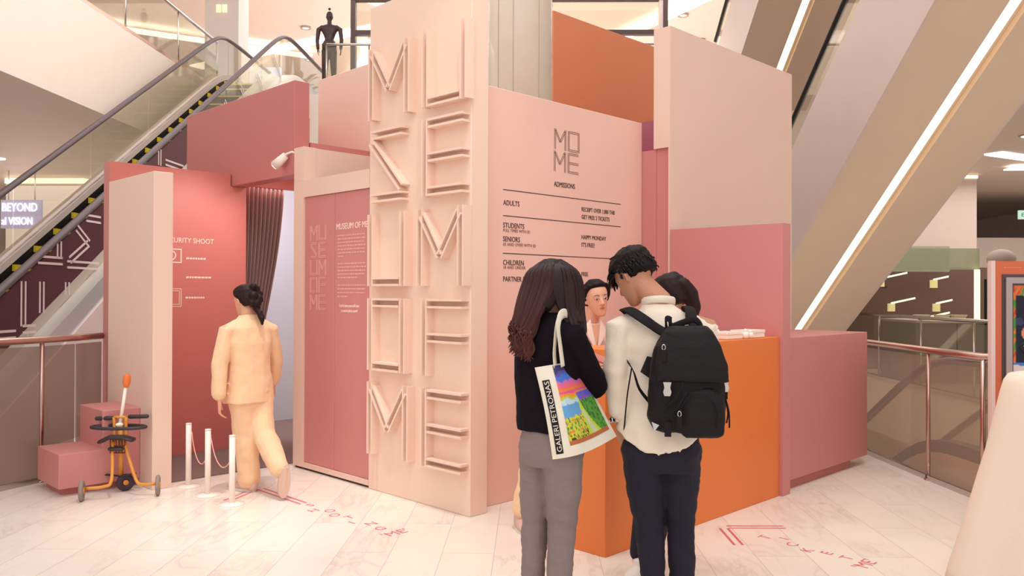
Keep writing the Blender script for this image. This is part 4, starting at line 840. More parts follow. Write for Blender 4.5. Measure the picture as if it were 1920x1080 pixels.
skin += hand_parts(wr2, wn.v(.85, .35, .05), wn.v(-.1, -.2, 1), 1, 30, .9)+hand_parts(wl2, wn.v(.6, .6, .1), wn.v(.3, -.3, .8), -1, 25, .9)
fuse('body', skin, .0065, 'skin', P)
sw = [loft([wn.ring((-.01, 0, .885), .158, .118), wn.ring((-.012, 0, .93), .164, .122), wn.ring((-.022, -.0, 1.05), .158, .112), wn.ring((-.03, 0, 1.2), .162, .112), wn.ring((-.03, 0, 1.32), .162, .098), wn.ring((-.025, 0, 1.375), .12, .08), wn.ring((-.02, 0, 1.415), .072, .06)]),
      wn.limb([(.03, -.07, 1.325), (.082, -.12, 1.318), (.145, -.06, 1.2), (.2, .025, 1.075), (.2, .19, 1.105)], [.06, .06, .058, .056, .045]), wn.limb([(-.08, .08, 1.325), (-.12, .13, 1.325), (-.02, .27, 1.08), (.15, .33, 1.09)], [.06, .058, .052, .042])]
fuse('sweater', sw, .008, 'knit_black', P, 3, .008, (10, 10, 8), 21)
tr = [loft([wn.ring((0, 0, .73), .14, .112), wn.ring((0, -.0, .80), .158, .125), wn.ring((0, 0, .87), .148, .112), wn.ring((-.005, 0, .92), .135, .10)]),
      wn.limb([(.045, -.045, .79), (.05, -.04, .62), (.046, -.02, .46), (.036, -.03, .26), (.03, -.04, .09)], [.097, .084, .067, .058, .05]), wn.limb([(-.058, .05, .79), (-.066, .055, .62), (-.074, .06, .46), (-.078, .055, .26), (-.078, .05, .09)], [.09, .078, .062, .056, .048])]
fuse('jeans', tr, .008, 'denim_grey', P, 2, .006, (9, 9, 20), 33)
shoe(wn, wn.p(-.03, -.09, 0), wn.p(.15, .06, 0), P, 'leather_white'); shoe(wn, wn.p(-.13, .0, 0), wn.p(.05, .16, 0), P, 'leather_white')
hb = fuse('hair', [loft([[hf(a*math.cos(t), yc+b*math.sin(t), z+zz*math.sin(t)) for t in [2*math.pi*i/24 for i in range(24)]] for z, yc, b, a, zz in ((-.03, -.06, .045, .075, 0), (.03, -.05, .06, .085, .0), (.09, -.035, .078, .088, .02), (.14, -.014, .104, .09, .03), (.185, -.01, .104, .085, .01), (.22, -.006, .08, .064, 0), (.24, -.004, .04, .032, 0))])], .008, 'hair_brown', P, 2)
random.seed(5); pt, cl = [], []
kd = (.020, .010, .011); kr = (.085, .022, .018)
for i in range(420):
    u = random.uniform(-1, 1); inner = random.random()
    # u: -1 viewer's left edge, +1 right edge, strands fall over the back of the head
    r0 = random.uniform(.9, 1.03)
    xa = .142*math.sin(u*1.5)*r0; ya = -.125*math.cos(u*1.5)*r0
    top = wn.p(.005+random.uniform(-.02, .02)+.02*u, .03+random.uniform(-.02, .02), 1.655)
    q1 = wn.p(.005+xa*.72, .03+ya*.78, 1.61); q2 = wn.p(.003+xa*.98, .03+ya*.95, 1.53)
    if u < -.02:                                    # left mass swings left and ends in reddish waves
        e = 1.24+.09*random.random()-.05*(u+.4); wv = random.uniform(-.014, .014)
        q3 = wn.p(-.045+xa*.85, .0+ya*.9, 1.42); q4 = wn.p(-.085+xa*.68+wv, -.03+ya*.7, 1.33); q5 = wn.p(-.095+xa*.62-wv*1.4, -.06+ya*.55, e+.02)
        q6 = wn.p(-.10+xa*.6+wv*1.6, -.07+ya*.5, e-.03); pt.append([top, q1, q2, q3, q4, q5, q6]); cl.append((kd, kr))
    else:
        e = 1.30+.05*random.random(); q3 = wn.p(.02+xa*.88, .02+ya*.95, 1.42); q4 = wn.p(.045+xa*.75, -.01+ya*.9, 1.36); q5 = wn.p(.05+xa*.7+random.uniform(-.006, .006), -.01+ya*.9, e)
        if u < .25: continue
        pt.append([top, q1, q2, q3, q4, q5]); cl.append((kd, (.03, .012, .013)))
for i in range(70):  # strands filling the middle of the back of the head
    u = random.uniform(-.35, .4); xa = .142*math.sin(u*1.5); ya = -.122*math.cos(u*1.5)
    pt.append([wn.p(.005, .03, 1.655), wn.p(.005+xa*.72, .03+ya*.78, 1.61), wn.p(.003+xa, .03+ya*.97, 1.53), wn.p(xa*.95+(.03 if u > 0 else -.03), .02+ya*.85, 1.44), wn.p(xa+(.06 if u > 0 else -.07), ya*.9, 1.37)]); cl.append((kd, kd))
locks('hair_strand', pt, hb, cl, .0065)
ph = thing('phone', 'pinkish phone held in the hand in front of the counter', 'phone', wn.p(.27, .3, 1.17))
obj('body', xf(box(-.07, .07, -.036, .036, -.004, .004), lambda v: wn.p(.275+v.x*.9-v.y*.3, .305+v.y*.9+v.x*.3, 1.172+v.z+v.y*.5-v.x*.35)), M('phone_pink', (226, 140, 128), .3), ph)

# tote bag on her right shoulder
TB = thing('tote_bag', 'cream canvas tote bag with colourful print hanging from the shoulder', 'bag', wn.p(.1, -.2, .8))
tz = lambda y: 1.5-(y-551)/443.0           # photo rows and columns at the bag's distance (3.52 m)
def tp(px, py, dy=0): return wn.p((px-960)/1559*(3.52+dy)-wn.lat, 3.52+dy-wn.dep, 1.5-(py-551)/1559*(3.52+dy))
#        front face of the bag as a sheet, top edge 1002..1062, hangs tilted
TL, TR, BL, BR = (1003, 690), (1088, 676), (1037, 862), (1157, 818)
def tq(u, v):
    a = Vector(TL).lerp(Vector(TR), u); b = Vector(BL).lerp(Vector(BR), u); q = a.lerp(b, v)
    q.y += 9*math.sin(math.pi*u)*v; q.x += 6*math.sin(v*math.pi)*(.5-u)
    return q
def bagdep(u, v, s): return s*(.004+.030*math.sin(math.pi*min(1, max(0, u)))**.6*math.sin(math.pi*min(1, .12+v*.8)))+.012*noise.noise(Vector((u*3, v*4, 1.3)))+.065+.36*max(0, u-.42)**1.2
NB = 28
front = [[tp(*tq(i/NB, j/NB), bagdep(i/NB, j/NB, -1)) for i in range(NB+1)] for j in range(NB+1)]
back = [[tp(*tq(i/NB, j/NB), bagdep(i/NB, j/NB, 1)+.004) for i in range(NB+1)] for j in range(NB+1)]
def grid(g):
    h_, w_ = len(g), len(g[0]); return [p for r_ in g for p in r_], [(j*w_+i, j*w_+i+1, (j+1)*w_+i+1, (j+1)*w_+i) for j in range(h_-1) for i in range(w_-1)]
def edge_strip(a, b): return a+b, [(i, i+1, len(a)+i+1, len(a)+i) for i in range(len(a)-1)]
obj('body', join(grid(front), grid(back), edge_strip([r_[0] for r_ in front], [r_[0] for r_ in back]), edge_strip([r_[-1] for r_ in front], [r_[-1] for r_ in back]), edge_strip(front[-1], back[-1])), 'canvas', TB, True)
def on_front(u, v, off=.0016):
    i = min(NB-1, max(0, int(u*NB))); j = min(NB-1, max(0, int(v*NB))); fu = u*NB-i; fv = v*NB-j
    p = front[j][i].lerp(front[j][i+1], fu).lerp(front[j+1][i].lerp(front[j+1][i+1], fu), fv)
    n = (front[j][i+1]-front[j][i]).cross(front[j+1][i]-front[j][i]).normalized(); n = n if n.dot(wn.Y) < 0 else -n
    return p+n*off
def patt(name, g, fn, mat, parent):
    o = obj(name, grid(g), mat, parent, True); h_, w_ = len(g), len(g[0])
    C = [fn(i/(w_-1), j/(h_-1)) for j in range(h_) for i in range(w_)]
    at = o.data.color_attributes.new('pattern', 'FLOAT_COLOR', 'POINT'); at.data.foreach_set('color', np.array([tuple(lin(v) for v in c)+(1,) for c in C], dtype=np.float32).ravel()); return o
def print_col(u, v):
    n_ = noise.noise(Vector((u*5, v*6, 2)))*.05; n2 = noise.noise(Vector((u*22, v*22, 5))); v2 = v+n_
    hill = .5-.10*u
    bands = [(.09, (66, 62, 110)), (.14, (96, 88, 170)), (.20, (76, 118, 214)), (.25, (214, 110, 170)), (.30, (236, 110, 120)), (.34, (240, 130, 60)), (.375, (226, 90, 150)), (.41, (240, 150, 50)), (.44, (190, 196, 70)), (.50, (190, 214, 226)), (.66, (104, 160, 212))]
    if v > .95: return (186, 108, 70)
    # winding pale green path from the hill to the front
    pc = .56+.16*v-.1*math.sin(v*3.2); pw = max(0, (v-.42))*.26
    if abs(u-pc) < pw*.45 and v > .62: return (206, 208, 176)
    if v > .42 and abs(u-pc) < pw: return (196, 214, 60)
    if u > pc+pw and v > .38:
        if v < .5: return (150, 90, 190) if n2 > 0 else (80, 110, 220)
        return (96, 160, 60) if n2 > -.1 else (60, 120, 60)
    for b, c in bands:
        if v2 < b: return c
    if v > .88 and abs(n2) > .25: return (60, 60, 40)
    if n2 > .18: return (70, 140, 70)
    if n2 < -.33: return (216, 120, 60)
    return (212, 206, 70)
PN = 64
patt('printed_picture', [[on_front((.40 if 0 else .385-.07*j/PN)+(.985-(.385-.07*j/PN)-.03)*(i/PN), .015+.87*j/PN+.0*i) for i in range(PN+1)] for j in range(PN+1)], print_col, vmat('canvas_print', .8), TB)
obj('black_band', grid([[on_front(.085+(.155-.04*j/20)*i/6-.012*j/20, .15+.80*j/20) for i in range(7)] for j in range(21)]), M('ink_black', (28, 24, 28), .8), TB)
# vertical brand lettering on the band
def band_text(s, u0, v0, v1):
    c = bpy.data.curves.new('bt', 'FONT'); c.body = s; c.size = 1; c.extrude = 0; c.resolution_u = 3; t_ = bpy.data.objects.new('t', c); COL.objects.link(t_); bpy.context.view_layer.update()
    me = bpy.data.meshes.new_from_object(t_.evaluated_get(bpy.context.evaluated_depsgraph_get())); bpy.data.objects.remove(t_)
    W_ = max(v.co.x for v in me.vertices); out = [on_front(u0+.115*v.co.y-.02*(v1-(v1-v0)*v.co.x/W_), v1-(v1-v0)*v.co.x/W_, .0028) for v in me.vertices]; fs = [tuple(p.vertices) for p in me.polygons]; bpy.data.meshes.remove(me)
    return obj('band_lettering', (out, fs), 'canvas', TB)
# letters climb the band, tops turned to the left
def band_text2(s, v0, v1):
    c = bpy.data.curves.new('bt', 'FONT'); c.body = s; c.size = 1; c.resolution_u = 3; t_ = bpy.data.objects.new('t', c); COL.objects.link(t_); bpy.context.view_layer.update()
    me = bpy.data.meshes.new_from_object(t_.evaluated_get(bpy.context.evaluated_depsgraph_get())); bpy.data.objects.remove(t_)
    W_ = max(v.co.x for v in me.vertices); out = []
    for v in me.vertices:
        t = v.co.x/W_; vv = v1-(v1-v0)*t; ub = .085-.012*(vv-.15)/.8; wd_ = .155-.04*(vv-.15)/.8
        out.append(on_front(ub+wd_*(.86-.95*v.co.y), vv, .003))
    fs = [tuple(p.vertices) for p in me.polygons]; bpy.data.meshes.remove(me); return obj('band_lettering', (out, fs), 'canvas', TB)
band_text2('GALERI PETRONAS', .165, .93)
for (a, b), y0 in (((1043, 1037), 1), ((1052, 1066), -1)):
    pass
obj('handle', tube(smooth_path([tp(1042, 690, .06), tp(1040, 660, .05), tp(1044, 615, .02), tp(1052, 594, .05), tp(1062, 590, .12), tp(1068, 600, .2)]), (.016, .0022), 8, up=(.2, -1, .2)), 'canvas', TB, True)
obj('handle', tube(smooth_path([tp(1056, 688, .05), tp(1051, 650, .04), tp(1047, 615, .01), tp(1051, 592, .035), tp(1061, 587, .11), tp(1069, 598, .19)]), (.018, .0022), 8, up=(.2, -1, .2)), 'canvas', TB, True)

# ---------------- person 3: mostly hidden behind the man
w3 = Fig((1252-960)/1559*4.42, 4.42, -20)
P = thing('person', 'person with dark tied hair mostly hidden behind the man at the counter', 'person', w3.o)
hd = w3.v(math.sin(R(-50)), math.cos(R(-50)), 0); hc = w3.p(.015, .0, 1.49); hp, hf = head_parts(hc, hd, 25, .98)
sk = hp+[w3.limb([(0, 0, 1.30), (.0, 0, 1.42)], [.055, .05]), loft([w3.ring((0, 0, .78), .13, .09), w3.ring((0, 0, 1.0), .11, .08), w3.ring((0, 0, 1.28), .14, .08), w3.ring((0, 0, 1.35), .07, .05)]),
  w3.limb([(-.08, 0, 1.3), (-.14, 0, 1.29), (-.14, .1, 1.05), (-.03, .22, 1.0)], [.04, .04, .032, .022]), w3.limb([(.08, 0, 1.3), (.14, 0, 1.29), (.14, .1, 1.05), (.05, .22, 1.0)], [.04, .04, .032, .022]),
  w3.limb([(-.07, 0, .8), (-.11, .0, .45), (-.155, .0, .08)], [.07, .048, .033]), w3.limb([(.07, 0, .8), (.0, .0, .45), (-.06, .06, .08)], [.07, .048, .033])]
sk += hand_parts(w3.p(-.03, .22, 1.0), w3.v(.2, .9, .1), w3.v(0, 0, -1), 1, 20, .85)+hand_parts(w3.p(.05, .22, 1.0), w3.v(-.2, .9, .1), w3.v(0, 0, -1), -1, 20, .85)
fuse('body', sk, .009, 'skin', P)
fuse('top', [loft([w3.ring((0, 0, .85), .145, .10), w3.ring((0, 0, 1.0), .13, .095), w3.ring((0, 0, 1.26), .15, .095), w3.ring((0, 0, 1.345), .08, .06)]), w3.limb([(-.08, 0, 1.29), (-.135, 0, 1.28), (-.14, .09, 1.06)], [.05, .052, .045]), w3.limb([(.08, 0, 1.29), (.135, 0, 1.28), (.14, .09, 1.06)], [.05, .052, .045])], .01, M('top_rust', (150, 66, 50), .8), P)
fuse('trousers', [loft([w3.ring((0, 0, .74), .13, .1), w3.ring((0, 0, .9), .13, .09)]), w3.limb([(-.07, 0, .78), (-.115, 0, .45), (-.155, 0, .12)], [.08, .056, .045]), w3.limb([(.07, 0, .78), (.0, 0, .45), (-.06, .06, .12)], [.08, .056, .045])], .01, 'denim_navy', P)
shoe(w3, w3.p(-.125, .0, 0), w3.p(-.235, -.02, 0)+w3.v(-.0, -.09, 0), P, 'leather_white', .04); shoe(w3, w3.p(-.03, .03, 0), w3.p(-.14, .16, 0), P, 'leather_white', .04)
hb = fuse('hair', [loft([[hf(a*math.cos(t), yc+b*math.sin(t), z) for t in [2*math.pi*i/20 for i in range(20)]] for z, yc, b, a in ((.05, -.05, .05, .07), (.1, -.03, .078, .082), (.15, -.012, .104, .086), (.19, -.01, .098, .08), (.222, -.008, .07, .06), (.236, -.006, .03, .026))]),
   tube([w3.p(.07, -.06, 1.55), w3.p(.105, -.07, 1.5), w3.p(.125, -.07, 1.42), w3.p(.12, -.07, 1.34)], [.04, .042, .036, .02], 12, rnd=True)], .008, 'hair_brown', P, 2, .004, (30, 30, 14), 3)

# ---------------- person 4: staff member walking into the booth
s1 = Fig(-2.0, 6.33, -48)
P = thing('person', 'person in a peach suit with braided updo walking away into the booth entrance', 'person', s1.o)
hd = s1.v(math.sin(R(-58)), math.cos(R(-58)), 0); hc = s1.p(-.035, .02, 1.44); hp, hf = head_parts(hc, hd, 12, .98)
wl = s1.p(-.15, -.2, .69)
sk = hp+[s1.limb([(0, 0, 1.25), (-.02, 0, 1.38)], [.055, .05]), loft([s1.ring((0, 0, .78), .14, .10), s1.ring((0, 0, .95), .11, .08), s1.ring((0, 0, 1.18), .14, .09), s1.ring((0, 0, 1.27), .13, .07), s1.ring((0, 0, 1.31), .06, .05)]),
  s1.limb([(-.06, -.06, 1.25), (-.13, -.13, 1.23), (-.165, -.17, .96), (-.15, -.2, .71)], [.045, .042, .034, .024]), s1.limb([(.06, .06, 1.25), (.13, .13, 1.23), (.15, .2, .96), (.1, .3, .76)], [.045, .042, .034, .024]),
  s1.limb([(-.03, -.05, .76), (-.01, -.03, .42), (.02, -.03, .08)], [.08, .055, .036]), s1.limb([(.06, .05, .76), (.13, -.06, .42), (.32, -.28, .2)], [.08, .055, .036])]
sk += hand_parts(wl, s1.v(-.05, .1, -1), s1.v(.8, .3, 0), -1, 28, .88)+hand_parts(s1.p(.1, .3, .76), s1.v(-.05, .2, -1), s1.v(-.6, -.5, 0), 1, 28, .88)
fuse('body', sk, .007, 'skin', P)
fuse('jacket', [loft([s1.ring((.0, .0, .67), .185, .15), s1.ring((0, 0, .78), .175, .14), s1.ring((0, 0, .95), .155, .125), s1.ring((0, 0, 1.12), .17, .125), s1.ring((0, 0, 1.23), .165, .105), s1.ring((0, 0, 1.28), .11, .08), s1.ring((-.008, 0, 1.33), .066, .062)]),
  s1.limb([(-.06, -.06, 1.24), (-.125, -.125, 1.215), (-.165, -.165, .97), (-.155, -.19, .745)], [.062, .064, .058, .052]), s1.limb([(.06, .06, 1.24), (.125, .125, 1.215), (.15, .195, .97), (.11, .28, .8)], [.062, .064, .055, .048])], .008, 'peach_suit', P, 2, .010, (8, 8, 5), 41)
fuse('trousers', [loft([s1.ring((0, 0, .64), .14, .12), s1.ring((.01, 0, .76), .155, .135), s1.ring((0, 0, .88), .13, .11)]),
  s1.limb([(-.035, -.045, .73), (-.02, -.04, .5), (-.0, -.03, .3), (.015, -.03, .075)], [.105, .094, .088, .084]), s1.limb([(.06, .04, .72), (.10, .0, .55), (.14, -.06, .42), (.24, -.18, .3), (.315, -.275, .215)], [.1, .092, .084, .078, .068])], .008, 'peach_suit', P, 2, .010, (8, 8, 7), 43)
shoe(s1, s1.p(.075, -.07, 0), s1.p(-.18, .06, 0), P, 'shoe_pink', .044)
d_ = (s1.p(.36, -.36, .03)-s1.p(.37, -.33, .25)).normalized(); shoe(s1, s1.p(.375, -.30, .255), s1.p(.36, -.345, .02), P, 'shoe_pink', .044, 'shoe_pink', up=-(s1.v(.55, -.8, .1)).normalized())
fuse('hair', [loft([[hf(a*math.cos(t), yc+b*math.sin(t), z+zz*math.sin(t)) for t in [2*math.pi*i/20 for i in range(20)]] for z, yc, b, a, zz in ((.06, -.06, .045, .062, 0), (.10, -.036, .075, .080, .02), (.15, -.012, .106, .086, .03), (.19, -.01, .10, .081, .01), (.222, -.008, .074, .062, 0), (.238, -.006, .03, .026, 0))])]
  + [ball(hf(dx, dy, dz), r_) for dx, dy, dz, r_ in ((.03, -.1, .18, .034), (.045, -.105, .14, .034), (.03, -.115, .10, .036), (0, -.115, .07, .036), (-.03, -.105, .075, .032), (.0, -.11, .20, .03), (.05, -.085, .10, .03), (-.02, -.12, .13, .034), (.015, -.095, .035, .03))]
  + [tube([hf(.005, -.10, .03), hf(.012, -.125, -.01), hf(.012, -.14, -.06), hf(.012, -.135, -.10)], [.02, .026, .024, .01], 10, rnd=True)], .006, 'hair_brown', P, 1, .003, (40, 40, 40), 8)

# ---------------- person 5: staff member behind the counter
s2 = Fig(.28, 5.44, 30)
P = thing('person', 'person in a pink-lit peach blazer with parted hair at the orange counter, facing the camera', 'person', s2.o)
hd = s2.v(math.sin(R(163)), math.cos(R(163)), 0); hc = s2.p(.262, -.08, 1.475); hp, hf = head_parts(hc, hd, 4, .98, roll=-7)
def r2(c, a, b): return s2.ring(c, a, b, ang=158)
sk = hp+[s2.limb([(.22, -.02, 1.24), (.25, -.055, 1.40)], [.055, .048]), loft([r2((0, 0, .78), .14, .10), r2((.08, 0, .95), .11, .08), r2((.18, -.01, 1.13), .14, .09), r2((.22, -.02, 1.24), .14, .075), r2((.235, -.03, 1.29), .06, .05)]),
  s2.limb([(.28, -.02, 1.235), (.345, .0, 1.2), (.37, .02, .95), (.33, -.05, 1.19 if 0 else .9)], [.042, .042, .034, .024]), s2.limb([(.15, -.04, 1.24), (.09, -.07, 1.21), (.06, -.05, .97), (.09, -.13, .93)], [.042, .042, .034, .024]),
  s2.limb([(-.05, -.02, .78), (-.13, -.06, .44), (-.215, -.13, .08)], [.08, .055, .036]), s2.limb([(.06, .02, .78), (.04, .05, .44), (.02, .08, .08)], [.08, .055, .036])]
sk += hand_parts(s2.p(.33, -.05, .9), s2.v(-.1, -.9, .2), s2.v(0, 0, -1), 1, 20, .85)+hand_parts(s2.p(.09, -.13, .93), s2.v(.2, -.9, .1), s2.v(0, 0, -1), -1, 20, .85)
fuse('body', sk, .0055, 'skin', P, 2)
fuse('blazer', [loft([r2((.02, 0, .76), .165, .13), r2((.08, 0, .92), .145, .11), r2((.17, -.01, 1.08), .155, .112), r2((.22, -.02, 1.20), .155, .10), r2((.228, -.022, 1.255), .12, .08), r2((.235, -.02, 1.31), .068, .062)]),
  s2.limb([(.28, -.01, 1.225), (.34, .0, 1.19), (.37, .02, .96), (.345, -.02, .92)], [.058, .06, .05, .042]), s2.limb([(.15, -.04, 1.23), (.095, -.065, 1.20), (.06, -.05, .98), (.08, -.1, .94)], [.058, .06, .05, .042])], .008, 'peach_suit_lit', P, 2, .005, (8, 8, 5), 51)
F2 = hd; Rt2 = F2.cross(Vector((0, 0, 1)))
def cp(x, y, z): return s2.p(.228, -.022, 0)+Rt2*x+F2*y+Vector((0, 0, z))
obj('neck_opening', extr([cp(-.035, .0885, 1.30), cp(.035, .0885, 1.30), cp(.004, .112, 1.16)], F2*.006), 'skin', P)
obj('lapel', join(extr([cp(-.036, .088, 1.335), cp(-.07, .082, 1.285), cp(-.055, .098, 1.27), cp(-.068, .100, 1.255), cp(.002, .116, 1.12), cp(-.004, .116, 1.16)], F2*.008)), 'peach_suit_lit', P)
obj('lapel', join(extr([cp(.036, .088, 1.335), cp(.07, .082, 1.285), cp(.055, .098, 1.27), cp(.068, .100, 1.255), cp(.004, .118, 1.12), cp(.006, .118, 1.16)], F2*.008)), 'peach_suit_lit', P)
fuse('trousers', [loft([s2.ring((0, 0, .66), .13, .12), s2.ring((0, 0, .78), .15, .12), s2.ring((0, 0, .88), .13, .10)]), s2.limb([(-.055, -.02, .75), (-.10, -.05, .55), (-.15, -.09, .35), (-.205, -.13, .12)], [.1, .09, .082, .07]), s2.limb([(.06, .02, .75), (.04, .05, .45), (.02, .08, .12)], [.1, .085, .075])], .009, 'peach_suit', P, 2, .010, (8, 8, 9), 53)
shoe(s2, s2.p(-.24, -.10, 0), s2.p(-.17, -.3, 0), P, 'shoe_pink', .042); shoe(s2, s2.p(.0, .12, 0), s2.p(.06, -.1, 0), P, 'shoe_pink', .042)
def hs(prof): return loft([[hf(a*math.cos(t), yc+b*math.sin(t), z+zz*math.sin(t)) for t in [2*math.pi*i/24 for i in range(24)]] for z, yc, b, a, zz in prof])
fuse('hair', [hs(((.06, -.05, .05, .066, 0), (.10, -.036, .072, .078, .012), (.145, -.026, .092, .083, .034), (.18, -.018, .098, .079, .026), (.21, -.012, .082, .064, .008), (.235, -.008, .04, .034, 0))), tube([hf(.06, .045, .20), hf(.080, .02, .165), hf(.083, -.005, .13), hf(.078, -.02, .09)], [.012, .016, .017, .012], 8, rnd=True), tube([hf(-.06, .045, .20), hf(-.080, .02, .165), hf(-.083, -.005, .13), hf(-.078, -.02, .09)], [.012, .018, .022, .016], 8, rnd=True)], .006, 'hair_black', P, 1)
for s in (-1, 1):
    e = obj('eye', ball(hf(s*.031, .0855, .113), (.0125, .0125, .0055), 12, 8), 'eye_white', P, True); obj('iris', ball(hf(s*.031+.003, .095, .113), (.0055, .0055, .0052)), 'eye_dark', e, True)
    obj('eyelid', tube([hf(s*.016, .0935, .113), hf(s*.031, .0975, .1195), hf(s*.047, .087, .114)], .0014, 6), 'eye_dark', P, True)
    obj('eyebrow', tube([hf(s*.014, .094, .134), hf(s*.03, .094, .1395), hf(s*.052, .080, .135)], [.0018, .0024, .0012], 6), 'hair_brown', P, True)
obj('lips', tube([hf(-.021, .084, .051), hf(-.006, .0965, .0535), hf(.006, .0965, .0535), hf(.021, .084, .051)], [.0015, .0052, .0052, .0015], 8), 'lips', P, True)

# ---------------- the mannequin upstairs
mq = Fig(-4.0, 18.1, 0); mo = mq.o; mq.o = mq.o+Vector((0, 0, 5.62))
P = thing('mannequin', 'dark brown mannequin standing behind the upper level railing', 'mannequin', mq.o)
M('mannequin_dark', (62, 40, 42), .4, vary=.08)
K = 1.0
def mp_(x, y, z): return (x*K, y*K, z*K)
fuse('body', [mq.limb([mp_(0, 0, 1.82), mp_(0, .01, 1.88), mp_(0, .01, 1.96)], [.05, .08, .068]), ball(mq.p(*mp_(.0, -.0, 2.065)), .032), mq.limb([mp_(0, 0, 1.66), mp_(0, 0, 1.83)], [.055, .045]),
  loft([mq.ring(mp_(0, 0, z), a*K, b*K) for z, a, b in ((1.08, .10, .1), (1.18, .15, .12), (1.28, .15, .12), (1.40, .095, .08), (1.5, .13, .09), (1.62, .19, .1), (1.69, .18, .08), (1.72, .08, .06))]),
  mq.limb([mp_(-.15, 0, 1.67), mp_(-.235, 0, 1.62), mp_(-.265, 0, 1.38), mp_(-.25, .0, 1.2)], [.05, .052, .042, .034]), mq.limb([mp_(.15, 0, 1.67), mp_(.235, 0, 1.62), mp_(.265, 0, 1.38), mp_(.25, 0, 1.2)], [.05, .052, .042, .034]),
  mq.limb([mp_(-.08, 0, 1.15), mp_(-.10, 0, .62), mp_(-.10, 0, .06)], [.09, .06, .04]), mq.limb([mp_(.08, 0, 1.15), mp_(.10, 0, .62), mp_(.10, 0, .06)], [.09, .06, .04])]
  + hand_parts(mq.p(*mp_(-.25, 0, 1.21)), mq.v(.0, 0, -1), mq.v(1, 0, 0), -1, 8, 1.0, .3)+hand_parts(mq.p(*mp_(.25, 0, 1.21)), mq.v(.0, 0, -1), mq.v(-1, 0, 0), 1, 8, 1.0, .3), .011, 'mannequin_dark', P, 2)
obj('shorts', loft([mq.ring(mp_(0, 0, z), a*K, b*K) for z, a, b in ((1.16, .155, .125), (1.28, .158, .128), (1.36, .12, .1))]), 'dark_frame', P, True)
# potted plant and lantern upstairs
def leaf(c, d, up_, L_, W_):
    d = d.normalized(); s = d.cross(up_).normalized(); n = s.cross(d).normalized(); rows_ = []
    for k in range(7):
        t = k/6; w_ = W_*math.sin(math.pi*min(.98, t*.93+.04))**.8; c_ = c+d*L_*t-n*(-.15*L_*math.sin(t*2.2)); rows_.append([c_-s*w_+n*w_*.25, c_, c_+s*w_+n*w_*.25])
    return [p for r_ in rows_ for p in r_], [(k*3+i, k*3+i+1, k*3+i+4, k*3+i+3) for k in range(6) for i in range(2)]
def plant(name, lab, base, h_, n, L_, W_, seed):
    random.seed(seed); t_ = thing(name, lab, 'plant', base); obj('pot', lathe(base, [(.14, 0), (.19, .3), (.2, .32), (.17, .32), (.16, .28)], 18), 'dark_frame', t_, True)
    stems, lv = [], []
    for i in range(n):
        a = random.uniform(0, 6.28); q = base+Vector((math.cos(a)*.05, math.sin(a)*.05, .28)); e = q+Vector((math.cos(a)*.2*random.random(), math.sin(a)*.2*random.random(), h_*random.uniform(.35, 1)))
        stems.append(tube([q, e], .008, 5)); lv.append(leaf(e, Vector((math.cos(a), math.sin(a), .5)), Vector((0, 0, 1)), L_, W_))
    obj('stems', join(*stems), M('stem_green', (70, 100, 50), .6), t_); o = obj('foliage', join(*lv), M('leaf_green', (92, 122, 48), .45, vary=.2, vscale=8), t_, True); o['kind'] = 'stuff'; return t_
plant('potted_plant', 'leafy green potted plant right of the mannequin upstairs', mall(-3.85, 20.0, 5.62), .7, 34, .34, .09, 3)
plant('potted_plant', 'green leaf tip of a potted plant peeking over the pale panel at upper right', mall(4.25, 20, 5.62), 1.25, 20, .5, .14, 8)
t = thing('lantern', 'grey dome birdcage lantern beside the green plant upstairs', 'lantern', mall(-4.15, 24, 5.62))
obj('stand', join(cyl(mall(-4.2, 24.2, 5.62), .2, .9), cyl(mall(-4.2, 24.2, 6.52), .3, .05)), 'dark_frame', t); obj('dome', lathe(mall(-4.2, 24.2, 6.57), [(.3, 0), (.3, .5), (.24, .72), (.1, .86), (.01, .9)], 20), M('cage_grey', (170, 152, 148), .5), t, True)
# person glimpsed upstairs
u1 = Fig(2.95, 19.9, 10); u1.o = u1.o+Vector((0, 0, 5.62))
P = thing('person', 'person on the upper level, only dark hair and pale headphones above the orange wall', 'person', u1.o)
hp, hf = head_parts(u1.p(0, 0, 1.62), u1.v(.3, -1, 0), 10)
fuse('body', hp+[u1.limb([(0, 0, 1.4), (0, 0, 1.55)], [.06, .055]), loft([u1.ring((0, 0, z), a, b) for z, a, b in ((.8, .15, .1), (1.0, .13, .09), (1.3, .17, .1), (1.42, .14, .08), (1.46, .06, .05))])]+[u1.limb([(s*.1, 0, 1.4), (s*.19, 0, 1.37), (s*.22, 0, 1.1), (s*.2, -.05, .86)], [.05, .05, .038, .026]) for s in (-1, 1)]+[u1.limb([(s*.09, 0, .85), (s*.1, 0, .45), (s*.1, 0, .07)], [.09, .06, .04]) for s in (-1, 1)]+hand_parts(u1.p(-.2, -.05, .86), u1.v(0, 0, -1), u1.v(1, 0, 0), -1)+hand_parts(u1.p(.2, -.05, .86), u1.v(0, 0, -1), u1.v(-1, 0, 0), 1), .012, 'skin', P)
fuse('jumper', [loft([u1.ring((0, 0, z), a, b) for z, a, b in ((.82, .165, .12), (1.0, .15, .11), (1.3, .185, .12), (1.42, .15, .09), (1.48, .07, .06))])]+[u1.limb([(s*.1, 0, 1.4), (s*.19, 0, 1.37), (s*.22, 0, 1.1), (s*.2, -.04, .92)], [.06, .06, .05, .04]) for s in (-1, 1)], .014, 'denim_grey', P)
fuse('trousers', [loft([u1.ring((0, 0, z), a, b) for z, a, b in ((.72, .15, .11), (.9, .155, .11))])]+[u1.limb([(s*.09, 0, .8), (s*.1, 0, .45), (s*.1, 0, .1)], [.1, .075, .06]) for s in (-1, 1)], .014, 'denim_navy', P)
